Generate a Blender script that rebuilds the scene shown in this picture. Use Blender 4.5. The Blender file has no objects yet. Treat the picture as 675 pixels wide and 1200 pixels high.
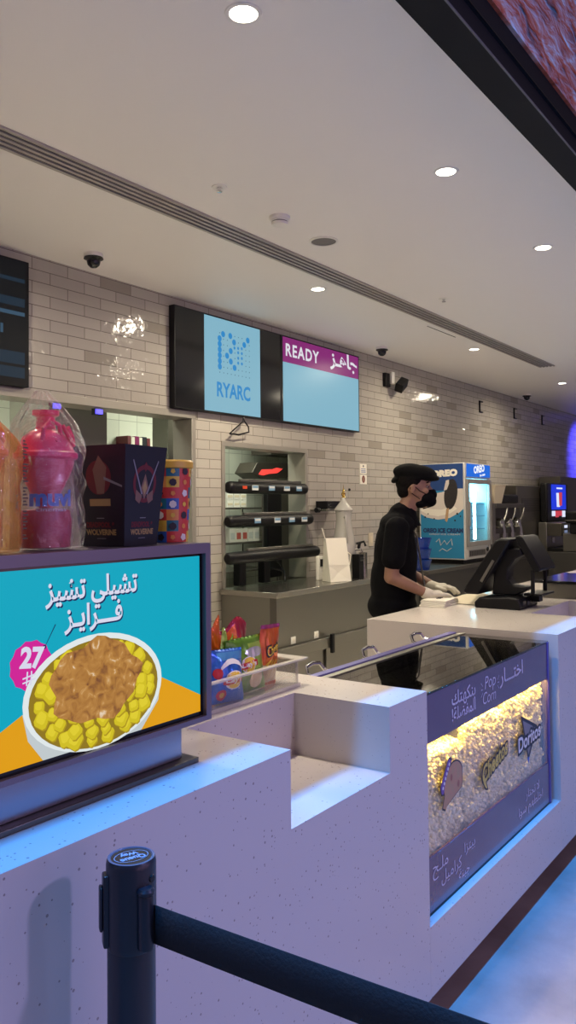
import bpy, bmesh, math, random
from mathutils import Vector, Matrix, noise
random.seed(7)
SC = bpy.context.scene
COL = SC.collection
PI = math.pi

# ------------------------------------------------------------------ helpers
def lin(c):
    if isinstance(c, str):
        c = c.lstrip('#'); c = [int(c[i:i+2], 16)/255 for i in (0, 2, 4)]
        c = [x/12.92 if x <= .04045 else ((x+.055)/1.055)**2.4 for x in c]
    return (c[0], c[1], c[2], 1.0)

MATS = {}
def nodes(m):
    m.use_nodes = True
    return m.node_tree.nodes, m.node_tree.links
def P(name, col, rough=.5, metal=0., emit=None, es=0., coat=0., spec=.5, trans=0., bump=None, alpha=1., var=None):
    """principled material; bump = (scale, strength); var = (scale, second colour)"""
    m = bpy.data.materials.new(name); n, l = nodes(m); b = n['Principled BSDF']
    b.inputs['Base Color'].default_value = lin(col)
    b.inputs['Roughness'].default_value = rough; b.inputs['Metallic'].default_value = metal
    b.inputs['Coat Weight'].default_value = coat; b.inputs['Coat Roughness'].default_value = .08
    b.inputs['Specular IOR Level'].default_value = spec
    b.inputs['Transmission Weight'].default_value = trans
    b.inputs['Alpha'].default_value = alpha
    if emit is not None:
        b.inputs['Emission Color'].default_value = lin(emit); b.inputs['Emission Strength'].default_value = es
    tc = None
    if bump or var:
        tc = n.new('ShaderNodeTexCoord')
    if bump:
        t = n.new('ShaderNodeTexNoise'); t.inputs['Scale'].default_value = bump[0]; t.inputs['Detail'].default_value = 4
        l.new(tc.outputs['Object'], t.inputs['Vector'])
        bp = n.new('ShaderNodeBump'); bp.inputs['Strength'].default_value = bump[1]; bp.inputs['Distance'].default_value = .01
        l.new(t.outputs['Fac'], bp.inputs['Height']); l.new(bp.outputs['Normal'], b.inputs['Normal'])
    if var:
        t = n.new('ShaderNodeTexNoise'); t.inputs['Scale'].default_value = var[0]; t.inputs['Detail'].default_value = 5
        l.new(tc.outputs['Object'], t.inputs['Vector'])
        r = n.new('ShaderNodeValToRGB'); r.color_ramp.elements[0].position = .35; r.color_ramp.elements[1].position = .65
        r.color_ramp.elements[0].color = lin(col); r.color_ramp.elements[1].color = lin(var[1])
        l.new(t.outputs['Fac'], r.inputs['Fac']); l.new(r.outputs['Color'], b.inputs['Base Color'])
        if emit is not None:
            l.new(r.outputs['Color'], b.inputs['Emission Color'])
    MATS[name] = m
    return m
def SCR(name, col, es=1., var=None):      # a lit screen pixel colour behind smooth glass
    return P(name, (.01, .01, .01) if not var else col, .3, emit=col, es=es, spec=.12, var=var)
def clear(name, tint=(1, 1, 1), gloss=.08, rough=.03, milky=0., milk=(.9, .9, .9), bump=None, fres=True):
    """thin clear sheet: see-through + sharp reflection (+ a milky share)"""
    m = bpy.data.materials.new(name); n, l = nodes(m); n.remove(n['Principled BSDF'])
    out = n['Material Output']
    tr = n.new('ShaderNodeBsdfTransparent'); tr.inputs['Color'].default_value = lin(tint)
    gl = n.new('ShaderNodeBsdfGlossy'); gl.inputs['Roughness'].default_value = rough; gl.inputs['Color'].default_value = (1, 1, 1, 1)
    mx = n.new('ShaderNodeMixShader')
    if fres:
        fr = n.new('ShaderNodeLayerWeight'); fr.inputs['Blend'].default_value = .5
        pw = n.new('ShaderNodeMath'); pw.operation = 'POWER'; pw.inputs[1].default_value = 4.5; l.new(fr.outputs['Facing'], pw.inputs[0])
        ma = n.new('ShaderNodeMath'); ma.operation = 'MULTIPLY_ADD'; ma.inputs[1].default_value = .92; ma.inputs[2].default_value = gloss*.45; l.new(pw.outputs[0], ma.inputs[0]); l.new(ma.outputs[0], mx.inputs[0])
    else:
        mx.inputs[0].default_value = gloss
    l.new(tr.outputs[0], mx.inputs[1]); l.new(gl.outputs[0], mx.inputs[2])
    last = mx
    if bump:
        tc = n.new('ShaderNodeTexCoord'); t = n.new('ShaderNodeTexNoise'); t.inputs['Scale'].default_value = bump[0]; t.inputs['Detail'].default_value = 6
        t.inputs['Distortion'].default_value = 1.2
        l.new(tc.outputs['Object'], t.inputs['Vector'])
        bp = n.new('ShaderNodeBump'); bp.inputs['Strength'].default_value = bump[1]; bp.inputs['Distance'].default_value = .02
        l.new(t.outputs['Fac'], bp.inputs['Height']); l.new(bp.outputs['Normal'], gl.inputs['Normal'])
        if fres: l.new(bp.outputs['Normal'], fr.inputs['Normal'])
    if milky > 0:
        df = n.new('ShaderNodeBsdfDiffuse'); df.inputs['Color'].default_value = lin(milk)
        m2 = n.new('ShaderNodeMixShader'); m2.inputs[0].default_value = milky
        l.new(last.outputs[0], m2.inputs[1]); l.new(df.outputs[0], m2.inputs[2]); last = m2
    l.new(last.outputs[0], out.inputs['Surface'])
    MATS[name] = m
    return m

class MB:
    """collects shapes in world coordinates, builds them as ONE mesh"""
    def __init__(s): s.bm = bmesh.new(); s.ms = []
    def mi(s, m):
        if isinstance(m, str): m = MATS[m]
        if m not in s.ms: s.ms.append(m)
        return s.ms.index(m)
    def face(s, vs, i):
        try: f = s.bm.faces.new(vs); f.material_index = i; f.smooth = True; return f
        except ValueError: return None
    def box(s, x0, x1, y0, y1, z0, z1, m, M=None):
        i = s.mi(m); c = [Vector((x, y, z)) for z in (z0, z1) for y in (y0, y1) for x in (x0, x1)]
        if M is not None: c = [M @ p for p in c]
        v = [s.bm.verts.new(p) for p in c]
        for q in ((0, 2, 3, 1), (4, 5, 7, 6), (0, 1, 5, 4), (2, 6, 7, 3), (0, 4, 6, 2), (1, 3, 7, 5)): s.face([v[k] for k in q], i)
        return s
    def quad(s, pts, m):
        s.face([s.bm.verts.new(Vector(p)) for p in pts], s.mi(m)); return s
    def prism(s, pts, F, d0, d1, m):
        """pts (u,v) polygon, F maps (u,v,depth)->world"""
        i = s.mi(m); a = [s.bm.verts.new(F(u, v, d0)) for u, v in pts]; b = [s.bm.verts.new(F(u, v, d1)) for u, v in pts]
        s.face(a[::-1], i); s.face(b, i); n = len(pts)
        for k in range(n): s.face([a[k], a[(k+1) % n], b[(k+1) % n], b[k]], i)
        return s
    def poly(s, pts, F, d, m):
        s.face([s.bm.verts.new(F(u, v, d)) for u, v in pts], s.mi(m)); return s
    def lathe(s, prof, c, m, seg=32, M=None, cap=True, ang=None):
        i = s.mi(m); c = Vector(c); rings = []
        for r, z in prof:
            ring = []
            for k in range(seg):
                a = 2*PI*k/seg; p = Vector((r*math.cos(a), r*math.sin(a), z))
                if M is not None: p = M @ p
                ring.append(s.bm.verts.new(c+p))
            rings.append(ring)
        for a, b in zip(rings, rings[1:]):
            for k in range(seg): s.face([a[k], a[(k+1) % seg], b[(k+1) % seg], b[k]], i)
        if cap:
            if prof[0][0] > 1e-6: s.face(rings[0][::-1], i)
            if prof[-1][0] > 1e-6: s.face(rings[-1], i)
        return s
    def tube(s, pts, r, m, seg=10):
        i = s.mi(m); pts = [Vector(p) for p in pts]; rings = []; up = Vector((0, 0, 1)); prev = None
        for k, p in enumerate(pts):
            t = (pts[min(k+1, len(pts)-1)]-pts[max(k-1, 0)]).normalized()
            a = prev if prev is not None else (up if abs(t.z) < .95 else Vector((1, 0, 0)))
            a = (a-t*a.dot(t)).normalized(); prev = a; b = t.cross(a)
            rr = r[k] if isinstance(r, (list, tuple)) else r
            rings.append([s.bm.verts.new(p+a*rr*math.cos(2*PI*q/seg)+b*rr*math.sin(2*PI*q/seg)) for q in range(seg)])
        for a, b in zip(rings, rings[1:]):
            for q in range(seg): s.face([a[q], a[(q+1) % seg], b[(q+1) % seg], b[q]], i)
        s.face(rings[0][::-1], i); s.face(rings[-1], i)
        return s
    def ball(s, c, r, m, M=None, sub=2):
        i = s.mi(m); c = Vector(c); r = (r, r, r) if not isinstance(r, (list, tuple)) else r
        T = Matrix.Translation(c) @ (M if M is not None else Matrix()) @ Matrix.Diagonal((*r, 1))
        g = bmesh.ops.create_icosphere(s.bm, subdivisions=sub, radius=1, matrix=T)
        for v in g['verts']:
            for f in v.link_faces: f.material_index = i; f.smooth = True
        return s
    def surf(s, f, nu, nv, mf):
        g = [[s.bm.verts.new(f(a/nu, b/nv)) for a in range(nu+1)] for b in range(nv+1)]
        for b in range(nv):
            for a in range(nu):
                m = mf((a+.5)/nu, (b+.5)/nv) if callable(mf) else mf
                s.face([g[b][a], g[b][a+1], g[b+1][a+1], g[b+1][a]], s.mi(m))
        return s
    def text(s, body, F, size, m, d=0., bold=0., align='CENTER', sx=1., shear=0., fit=None, width=None, track=1.):
        """flat lettering; F maps (u,v,depth)->world. width: squeeze to this length"""
        c = bpy.data.curves.new('lettering', 'FONT'); c.body = body; c.size = size; c.offset = bold; c.align_x = 'LEFT'; c.shear = shear; c.space_character = track
        c.resolution_u = 3; c.fill_mode = 'FRONT'
        o = bpy.data.objects.new('lettering', c); COL.objects.link(o)
        dg = bpy.context.evaluated_depsgraph_get(); dg.update()
        me = bpy.data.meshes.new_from_object(o.evaluated_get(dg)); i = s.mi(m)
        xs = [v.co.x for v in me.vertices]; x0, x1 = (min(xs), max(xs)) if xs else (0, 1)
        k = sx if width is None else width/(x1-x0)
        off = {'CENTER': (x0+x1)/2, 'LEFT': x0, 'RIGHT': x1}[align]
        vs = [s.bm.verts.new(F((v.co.x-off)*k, v.co.y, d)) for v in me.vertices]
        for p in me.polygons: s.face([vs[q] for q in p.vertices], i)
        bpy.data.objects.remove(o); bpy.data.meshes.remove(me); bpy.data.curves.remove(c)
        return s
    def build(s, name, parent=None, bevel=0., angle=35, seg=2, subsurf=0):
        if parent is not None:
            bmesh.ops.translate(s.bm, verts=s.bm.verts[:], vec=-wloc(parent))
        bmesh.ops.recalc_face_normals(s.bm, faces=s.bm.faces[:]) if not getattr(s, 'flat', False) else None
        me = bpy.data.meshes.new(name); s.bm.to_mesh(me); s.bm.free()
        for m in s.ms: me.materials.append(m)
        o = bpy.data.objects.new(name, me); COL.objects.link(o)
        if angle is not None: me.set_sharp_from_angle(angle=math.radians(angle))
        if parent is not None: o.parent = parent
        if bevel:
            b = o.modifiers.new('bevel', 'BEVEL'); b.width = bevel; b.segments = seg; b.limit_method = 'ANGLE'; b.angle_limit = math.radians(40); b.harden_normals = False
        if subsurf:
            b = o.modifiers.new('subsurf', 'SUBSURF'); b.levels = subsurf; b.render_levels = subsurf
        return o
def wloc(o):
    v = Vector((0, 0, 0))
    while o is not None: v = v+o.location; o = o.parent
    return v
def tag(o, label=None, cat=None, group=None, kind=None):
    if label: o['label'] = label
    if cat: o['category'] = cat
    if group: o['group'] = group
    if kind: o['kind'] = kind
    return o
def thing(name, loc, label, cat, group=None):
    o = bpy.data.objects.new(name, None); COL.objects.link(o); o.location = loc; o.empty_display_size = .05
    return tag(o, label, cat, group)
def struct(o): o['kind'] = 'structure'; return o
def dup(root, loc, label=None, group=None):
    r = root.copy(); COL.objects.link(r); r.location = loc
    if label: r['label'] = label
    if group: r['group'] = group
    for ch in list(root.children):
        c = ch.copy(); COL.objects.link(c); c.parent = r
        for g in list(ch.children):
            d = g.copy(); COL.objects.link(d); d.parent = c
    return r
def XZ(y, x0=0, z0=0):              # wall-facing-viewer plane: u -> X, v -> Z, depth towards the viewer (-Y)
    return lambda u, v, d: Vector((x0+u, y-d, z0+v))
def YZ(x, y0=0, z0=0):              # side face looking towards -X: u runs to -Y
    return lambda u, v, d: Vector((x-d, y0-u, z0+v))
def circ(cx, cy, r, n=24, ry=None):
    return [(cx+r*math.cos(2*PI*k/n), cy+(ry or r)*math.sin(2*PI*k/n)) for k in range(n)]
def rotf(F, a, u0=0, v0=0):         # rotate (u,v) in the plane
    ca, sa = math.cos(a), math.sin(a)
    return lambda u, v, d: F(u0+u*ca-v*sa, v0+u*sa+v*ca, d)

# Arabic letters in joined form (isolated, final, initial, medial), laid out right to left
AR = {'ا': 'ﺍﺎ', 'ب': 'ﺏﺐﺑﺒ', 'ة': 'ﺓﺔ', 'ت': 'ﺕﺖﺗﺘ', 'ج': 'ﺝﺞﺟﺠ', 'ح': 'ﺡﺢﺣﺤ', 'خ': 'ﺥﺦﺧﺨ', 'ر': 'ﺭﺮ', 'ز': 'ﺯﺰ', 'س': 'ﺱﺲﺳﺴ',
      'ش': 'ﺵﺶﺷﺸ', 'ض': 'ﺽﺾﺿﻀ', 'ط': 'ﻁﻂﻃﻄ', 'ف': 'ﻑﻒﻓﻔ', 'ك': 'ﻙﻚﻛﻜ', 'ل': 'ﻝﻞﻟﻠ', 'م': 'ﻡﻢﻣﻤ', 'ن': 'ﻥﻦﻧﻨ', 'ه': 'ﻩﻪﻫﻬ', 'و': 'ﻭﻮ', 'ي': 'ﻱﻲﻳﻴ', 'ـ': 'ــــ', 'ﻻ': 'ﻻﻼ'}
def arabic(t):
    t = t.replace('لا', 'ﻻ'); out = []
    for k, ch in enumerate(t):
        if ch not in AR: out.append(ch); continue
        f = AR[ch]; pv = k > 0 and t[k-1] in AR and len(AR[t[k-1]]) == 4; nx = len(f) == 4 and k+1 < len(t) and t[k+1] in AR
        out.append(f[3] if pv and nx else f[2] if nx else f[1] if pv else f[0])
    return ''.join(out[::-1])

# ------------------------------------------------------------------ materials
def quartz():
    m = bpy.data.materials.new('quartz'); n, l = nodes(m); b = n['Principled BSDF']
    tc = n.new('ShaderNodeTexCoord'); v = n.new('ShaderNodeTexVoronoi'); v.inputs['Scale'].default_value = 74
    l.new(tc.outputs['Object'], v.inputs['Vector'])
    sp = n.new('ShaderNodeSeparateColor'); l.new(v.outputs['Color'], sp.inputs[0])
    # speck size varies per cell
    mul = n.new('ShaderNodeMath'); mul.operation = 'MULTIPLY_ADD'; mul.inputs[1].default_value = .26; mul.inputs[2].default_value = -.04
    l.new(sp.outputs[0], mul.inputs[0])
    lt = n.new('ShaderNodeMath'); lt.operation = 'LESS_THAN'; l.new(v.outputs['Distance'], lt.inputs[0]); l.new(mul.outputs[0], lt.inputs[1])
    mx = n.new('ShaderNodeMix'); mx.data_type = 'RGBA'; l.new(lt.outputs[0], mx.inputs['Factor'])
    mx.inputs['A'].default_value = lin((.58, .53, .49)); mx.inputs['B'].default_value = lin((.31, .26, .24))
    l.new(mx.outputs['Result'], b.inputs['Base Color']); b.inputs['Roughness'].default_value = .16; b.inputs['Specular IOR Level'].default_value = .45
    MATS['quartz'] = m
quartz()
def brick_tile(name, w, h, mortar, light, dark, mort, thr, rough, plane, off=(0, 0), bump=.15, frac=.5):
    m = bpy.data.materials.new(name); n, l = nodes(m); b = n['Principled BSDF']
    tc = n.new('ShaderNodeTexCoord'); sx = n.new('ShaderNodeSeparateXYZ'); cx = n.new('ShaderNodeCombineXYZ')
    l.new(tc.outputs['Object'], sx.inputs[0])
    for k, ax in enumerate(plane):
        ad = n.new('ShaderNodeMath'); ad.operation = 'ADD'; ad.inputs[1].default_value = off[k]; l.new(sx.outputs[ax], ad.inputs[0]); l.new(ad.outputs[0], cx.inputs[k])
    br = n.new('ShaderNodeTexBrick'); l.new(cx.outputs[0], br.inputs['Vector'])
    br.inputs['Color1'].default_value = (0, 0, 0, 1); br.inputs['Color2'].default_value = (1, 1, 1, 1); br.inputs['Mortar'].default_value = (0, 0, 0, 1)
    br.inputs['Scale'].default_value = 1; br.inputs['Mortar Size'].default_value = mortar; br.inputs['Mortar Smooth'].default_value = .15
    br.inputs['Brick Width'].default_value = w; br.inputs['Row Height'].default_value = h; br.inputs['Bias'].default_value = 0
    br.offset = frac
    rp = n.new('ShaderNodeValToRGB'); rp.color_ramp.interpolation = 'CONSTANT'
    e = rp.color_ramp.elements; e[0].color = lin(light); e[1].position = thr; e[1].color = lin(dark)
    e2 = e.new(.4); e2.color = lin([c*.93 for c in light])
    l.new(br.outputs['Color'], rp.inputs['Fac'])
    mx = n.new('ShaderNodeMix'); mx.data_type = 'RGBA'; l.new(br.outputs['Fac'], mx.inputs['Factor']); l.new(rp.outputs['Color'], mx.inputs['A']); mx.inputs['B'].default_value = lin(mort)
    l.new(mx.outputs['Result'], b.inputs['Base Color']); b.inputs['Roughness'].default_value = rough
    ns = n.new('ShaderNodeTexNoise'); ns.inputs['Scale'].default_value = 14; ns.inputs['Detail'].default_value = 2; l.new(tc.outputs['Object'], ns.inputs['Vector'])
    sb = n.new('ShaderNodeMath'); sb.operation = 'SUBTRACT'; l.new(ns.outputs['Fac'], sb.inputs[0]); l.new(br.outputs['Fac'], sb.inputs[1])
    bp = n.new('ShaderNodeBump'); bp.inputs['Strength'].default_value = bump; bp.inputs['Distance'].default_value = .012
    l.new(sb.outputs[0], bp.inputs['Height']); l.new(bp.outputs['Normal'], b.inputs['Normal'])
    MATS[name] = m
brick_tile('wall_tile', .302, .081, .0027, (.42, .39, .34), (.30, .275, .23), (.15, .13, .11), .93, .08, (0, 2), (.02, .012), .30)
brick_tile('kitchen_tile', .25, .25, .003, (.75, .78, .68), (.75, .78, .68), (.4, .42, .36), .99, .25, (0, 2), (0, 0), .05, 0.)
def red_brick():
    m = bpy.data.materials.new('red_brick'); n, l = nodes(m); b = n['Principled BSDF']
    tc = n.new('ShaderNodeTexCoord'); mp = n.new('ShaderNodeMapping'); l.new(tc.outputs['Object'], mp.inputs[0]); mp.inputs['Scale'].default_value = (2.4, 1, 6.5)
    v = n.new('ShaderNodeTexNoise'); v.inputs['Scale'].default_value = 2.4; v.inputs['Detail'].default_value = 5; v.inputs['Distortion'].default_value = .5
    l.new(mp.outputs[0], v.inputs['Vector'])
    r = n.new('ShaderNodeValToRGB'); e = r.color_ramp.elements
    e[0].position = .3; e[0].color = lin((.03, .02, .02)); e[1].position = .72; e[1].color = lin((.55, .42, .38))
    e2 = e.new(.45); e2.color = lin((.42, .10, .05)); e3 = e.new(.58); e3.color = lin((.50, .16, .10))
    l.new(v.outputs['Fac'], r.inputs['Fac']); l.new(r.outputs['Color'], b.inputs['Base Color']); b.inputs['Roughness'].default_value = .85; b.inputs['Specular IOR Level'].default_value = .08
    bp = n.new('ShaderNodeBump'); bp.inputs['Strength'].default_value = 1; bp.inputs['Distance'].default_value = .018; l.new(v.outputs['Fac'], bp.inputs['Height']); l.new(bp.outputs['Normal'], b.inputs['Normal'])
    MATS['red_brick'] = m
red_brick()
P('ceiling_paint', (.86, .82, .78), .55)
P('ceiling_white', (.8, .77, .72), .4)
P('slot_dark', (.02, .018, .016), .8)
P('slot_bar', (.42, .38, .34), .45, .3)
P('floor_concrete', (.25, .185, .16), .42, bump=(11, .5), var=(3.5, (.36, .27, .235)))
P('plinth_brown', (.05, .032, .02), .6, bump=(14, .8), var=(16, (.14, .09, .055)))
P('beam_black', (.008, .009, .012), .7, spec=.2)
P('beam_edge', (.10, .11, .14), .4)
P('steel', (.40, .385, .35), .26, 1., bump=(60, .02))
P('steel_satin', (.24, .23, .205), .36, .9)
P('steel_dark', (.13, .12, .105), .35, .8)
P('steel_frame', (.36, .335, .29), .42, .55)
P('chrome', (.7, .7, .7), .12, 1.)
P('black_plastic', (.0045, .0045, .0055), .42, spec=.25)
P('black_gloss', (.008, .008, .009), .12)
P('black_matte', (.010, .010, .012), .8, spec=.15)
P('frame_purple', (.17, .145, .18), .36, .25)
P('display_steel', (.30, .29, .34), .27, .9, bump=(40, .02))
P('white_plastic', (.8, .78, .72), .35)
P('cream_plastic', (.6, .52, .38), .4)
P('paper_white', (.78, .74, .64), .7)
P('paper_cream', (.68, .60, .44), .75)
P('skin', (.30, .155, .095), .5, var=(9, (.24, .12, .075)))
P('black_cloth', (.0045, .0045, .0055), .9, spec=.08, bump=(30, .35))
P('black_felt', (.006, .006, .006), .9, spec=.1, bump=(60, .3))
P('hair', (.006, .0045, .004), .8, spec=.1, bump=(90, .5))
P('glove', (.62, .57, .47), .45, bump=(40, .4))
P('eye_white', (.25, .22, .2), .4)
P('eye_dark', (.01, .006, .004), .2)
P('purple_panel', (.105, .045, .105), .22, coat=.6, bump=(5, .25))
P('purple_rail', (.09, .075, .28), .35)
P('letter_lilac', (.62, .58, .70), .5)
P('lamp_white', (.9, .85, .75), .5, emit=(1., .9, .72), es=14)
P('popcorn', (.86, .74, .46), .7, var=(60, (.93, .88, .72)))
P('blue_light_plastic', (.1, .1, .6), .4, emit=(.1, .08, 1.), es=1.6)
P('pink_plastic', (.82, .012, .11), .28)
P('pink_deep', (.55, .01, .08), .3)
P('orange_plastic', (.85, .32, .05), .35)
P('box_navy', (.008, .009, .018), .4)
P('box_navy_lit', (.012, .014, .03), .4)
P('gold_print', (.36, .25, .10), .5)
P('red_print', (.13, .010, .018), .5)
P('grey_print', (.22, .22, .24), .5)
P('tan_print', (.2, .11, .08), .5)
P('yellow_lid', (.75, .45, .05), .4)
for nm, c in dict(sq_red=(.62, .05, .04), sq_teal=(.02, .16, .2), sq_yellow=(.75, .5, .06), sq_blue=(.03, .12, .4), sq_dark=(.02, .02, .03), sq_orange=(.75, .28, .06)).items(): P(nm, c, .4)
clear('glass', (.96, .98, .97), rough=.01)
clear('glass_top', (.42, .42, .38), rough=.015)
clear('acrylic', (.95, .95, .94), milky=.03, rough=.05)
clear('bag_film', (.98, .97, .98), gloss=.17, milky=.02, milk=(.8, .78, .9), rough=.07, bump=(18, 1.))
clear('orange_film', (1., .80, .5), gloss=.16, milky=.26, milk=(.85, .45, .12), rough=.09, bump=(16, 1.))
clear('cup_clear', (.92, .85, .88), milky=.05, rough=.04)
clear('shelf_glass', (.88, .93, .9), milky=.03, rough=.03)
clear('blue_water', (.04, .16, .6), milky=.25, milk=(.02, .12, .6), rough=.05)

# ------------------------------------------------------------------ camera
H = 1.6
f, yaw, pitch, roll, cy = 954.872977, .618564393, .0301429942, -.00953389069, 565.331499
fw = Vector((math.cos(pitch)*math.cos(yaw), math.cos(pitch)*math.sin(yaw), math.sin(pitch)))
rt = Vector((math.sin(yaw), -math.cos(yaw), 0)); up = rt.cross(fw)
r2 = math.cos(roll)*rt+math.sin(roll)*up; u2 = -math.sin(roll)*rt+math.cos(roll)*up
cam = bpy.data.cameras.new('camera'); cam.sensor_fit = 'VERTICAL'; cam.sensor_height = 24; cam.lens = f/1200*24; cam.shift_y = (cy-600)/1200
cam.clip_start = .02; cam.clip_end = 100
co = bpy.data.objects.new('camera', cam); COL.objects.link(co)
R = Matrix((r2, u2, -fw)).transposed().to_4x4(); co.matrix_world = Matrix.Translation((0, 0, H)) @ R
SC.camera = co

# ------------------------------------------------------------------ room shell
YW, ZC, YF, ZT = 4.565, 3.32, 1.121, 1.03
m = MB(); m.box(-3, 20, -7, 9, -.1, 0, 'floor_concrete'); struct(m.build('floor'))
P('kitchen_floor', (.72, .68, .62), .4)
m = MB(); m.box(-3, 20, 1.63, 6.2, 0, .004, 'kitchen_floor'); struct(m.build('floor_kitchen'))  # pale sheet added over the floor to bounce light up to the ceiling
m = MB(); m.box(-3, 20, 1.22, YW+.2, ZC, ZC+.12, 'ceiling_paint'); struct(m.build('ceiling'))
# back wall with two openings: A x 2.0..5.04 z..2.36, B x 5.42..6.73 z .92..2.16
m = MB()
for a in ((-3, 2.0, 0, ZC), (2.0, 5.05, 2.37, ZC), (2.0, 5.05, 0, .88), (5.05, 5.42, 0, ZC), (5.42, 6.73, 2.165, ZC), (5.42, 6.73, 0, .88), (6.73, 20, 0, ZC)):
    m.box(a[0], a[1], YW, YW+.16, a[2], a[3], 'wall_tile')
struct(m.build('wall_back'))
m = MB(); m.box(-3, -2.9, 1.2, 9, 0, ZC, 'ceiling_paint'); struct(m.build('wall_left'))
m = MB(); m.box(19.9, 20, 1.2, 9, 0, ZC, 'ceiling_paint'); struct(m.build('wall_right'))
# kitchen behind the openings
m = MB(); m.box(-3, 20, 6.2, 6.3, 0, ZC, 'kitchen_tile'); struct(m.build('wall_kitchen'))
m = MB(); m.box(-3, 20, YW+.16, 6.3, 2.95, 3.0, 'ceiling_white'); struct(m.build('ceiling_kitchen'))
# bulkhead: black beam with a channel, rough brick wall above it
m = MB()
m.box(-3, 20, 1.055, 1.165, 3.2, 3.28, 'beam_black'); m.box(-3, 20, 1.165, 1.235, 3.275, 3.32, 'beam_black')
m.box(-3, 20, 1.045, 1.22, 3.28, 3.5, 'beam_black')
m.box(-3, 20, 1.049, 1.055, 3.2, 3.206, 'beam_edge'); m.box(-3, 20, 1.041, 1.045, 3.28, 3.284, 'black_plastic')
struct(m.build('trim_1'))
m = MB(); m.box(-3, 20, 1.03, 1.045, 3.37, 5.8, 'red_brick'); m.box(-3, 20, 1.046, 1.22, 3.5, 5.8, 'red_brick'); struct(m.build('wall_front'))

# steel frames of the two openings
def opening_frame(name, x0, x1, z0, z1, w, d, label):
    t = thing(name, ((x0+x1)/2, YW, z0), label, 'frame')
    m = MB(); m.box(x0-w, x1+w, YW-.015, YW+.2, z1-w*.3, z1+w, 'steel_frame'); m.build('lintel', t, .003)
    for s, x in ((0, x0), (1, x1)):
        m = MB(); m.box(x-w if not s else x-.004, x+.004 if not s else x+w, YW-.015, YW+.2, z0, z1-w*.3, 'steel_frame'); m.build('jamb', t, .003)
    return t
fa = opening_frame('steel_opening_frame', 2.02, 5.03, .9, 2.355, .045, .3, 'wide steel frame of the kitchen hatch behind the popcorn boxes')
fb = opening_frame('steel_opening_frame', 5.45, 6.70, .9, 2.145, .035, .3, 'narrow steel frame of the kitchen hatch around the food warmer')
for px, lab, z in ((3.62, 'small blue indicator light under the hatch lintel above the pink cup', 2.33), (4.0, 'small blue indicator light under the hatch lintel above the black popcorn box', 2.325)):
    m = MB(); m.box(px, px+.06, YW-.02, YW+.02, z-.035, z+.0, 'blue_light_plastic'); m.box(px-.006, px+.066, YW-.005, YW+.03, z-.041, z+.006, 'black_plastic')
    tag(m.build('indicator_light', bevel=.002), lab, 'light')

# ------------------------------------------------------------------ ceiling fittings
def downlight(x, y, label, kind):
    t = thing('ceiling_downlight', (x, y, ZC), label, 'ceiling light', 'ceiling downlights')
    m = MB(); m.lathe([(.050, -.004), (.064, -.004), (.066, 0), (.050, 0), (.050, -.004)], (x, y, ZC), 'ceiling_white', 32, cap=False); m.build('trim_ring', t)
    m = MB(); m.lathe([(.0001, -.003), (.050, -.003), (.050, 0), (.0001, 0)], (x, y, ZC), 'lamp_white', 32); m.build('lamp_disc', t)
    L = bpy.data.lights.new('downlight_lamp', 'AREA'); L.shape = 'DISK'; L.size = .12; L.energy = 10 if y < 2 else 48 if x < 6 else 34; L.color = (1., .87, .65); L.spread = math.radians(170)
    o = bpy.data.objects.new('downlight_lamp', L); COL.objects.link(o); o.parent = t; o.location = (0, 0, -.012)
    if y < 2:      # the front row are narrow-beam reflectors
        L = bpy.data.lights.new('downlight_beam', 'SPOT'); L.energy = 150; L.color = (1., .87, .65); L.spot_size = math.radians(35); L.spot_blend = 1.; L.shadow_soft_size = .04
        o = bpy.data.objects.new('downlight_beam', L); COL.objects.link(o); o.parent = t; o.location = (0, 0, -.014)
    return t
LAMP = 1.0
for x, y, lab in ((2.19, 1.73, 'round downlight nearest to the camera, at the top edge of the photo'),
                  (3.86, 1.73, 'round downlight in the middle of the front row, beside the blue streak'),
                  (5.40, 1.73, 'round downlight third along the front row, near the right edge'),
                  (5.35, 3.5, 'round downlight above the twin menu screens, behind the slot vent'),
                  (8.48, 3.5, 'round downlight just behind the far end of the slot vent'),
                  (11.65, 3.5, 'farthest round downlight, near the blue-lit corner at right')):
    downlight(x, y, lab, 0)
for x, y, lab in ((6.95, 1.73, 'fourth downlight of the front row, just right of the photo'), (8.5, 1.73, 'fifth downlight of the front row, right of the photo'), (10.1, 1.73, 'sixth downlight of the front row, right of the photo'),
                  (2.2, 3.5, 'rear-row downlight just left of the photo'), (.62, 1.73, 'front-row downlight left of the photo')):
    downlight(x, y, lab, 0)
t = thing('slot_air_vent', (6.0, 3.21, ZC), 'long grey slotted air vent set across the ceiling', 'air vent')
m = MB(); m.box(.2, 10.1, 3.12, 3.31, ZC-.003, ZC+.02, 'slot_dark'); m.build('slot_backing', t)
for k in range(5):
    y = 3.127+k*.042; m = MB(); m.box(.2, 10.1, y-.011, y+.011, ZC-.012, ZC+.01, 'slot_bar'); m.build('slat', t, .002)
t = thing('smoke_detector', (3.875, 2.80, ZC), 'round white smoke detector on the ceiling beside the speaker', 'smoke detector')
m = MB(); m.lathe([(.062, 0), (.062, -.018), (.052, -.022), (.052, -.03), (.001, -.03)], (3.875, 2.8, ZC), 'ceiling_white', 28); m.build('base', t)
m = MB(); m.lathe([(.046, -.028), (.046, -.034), (.05, -.036), (.046, -.05), (.02, -.058), (.001, -.058)], (3.875, 2.8, ZC), 'ceiling_white', 28)
m.lathe([(.047, -.031), (.047, -.0345)], (3.875, 2.8, ZC), 'slot_dark', 28, cap=False); m.build('sensor_head', t)
t = thing('ceiling_speaker', (4.40, 2.83, ZC), 'round grey flush loudspeaker in the ceiling by the slot vent', 'speaker')
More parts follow.
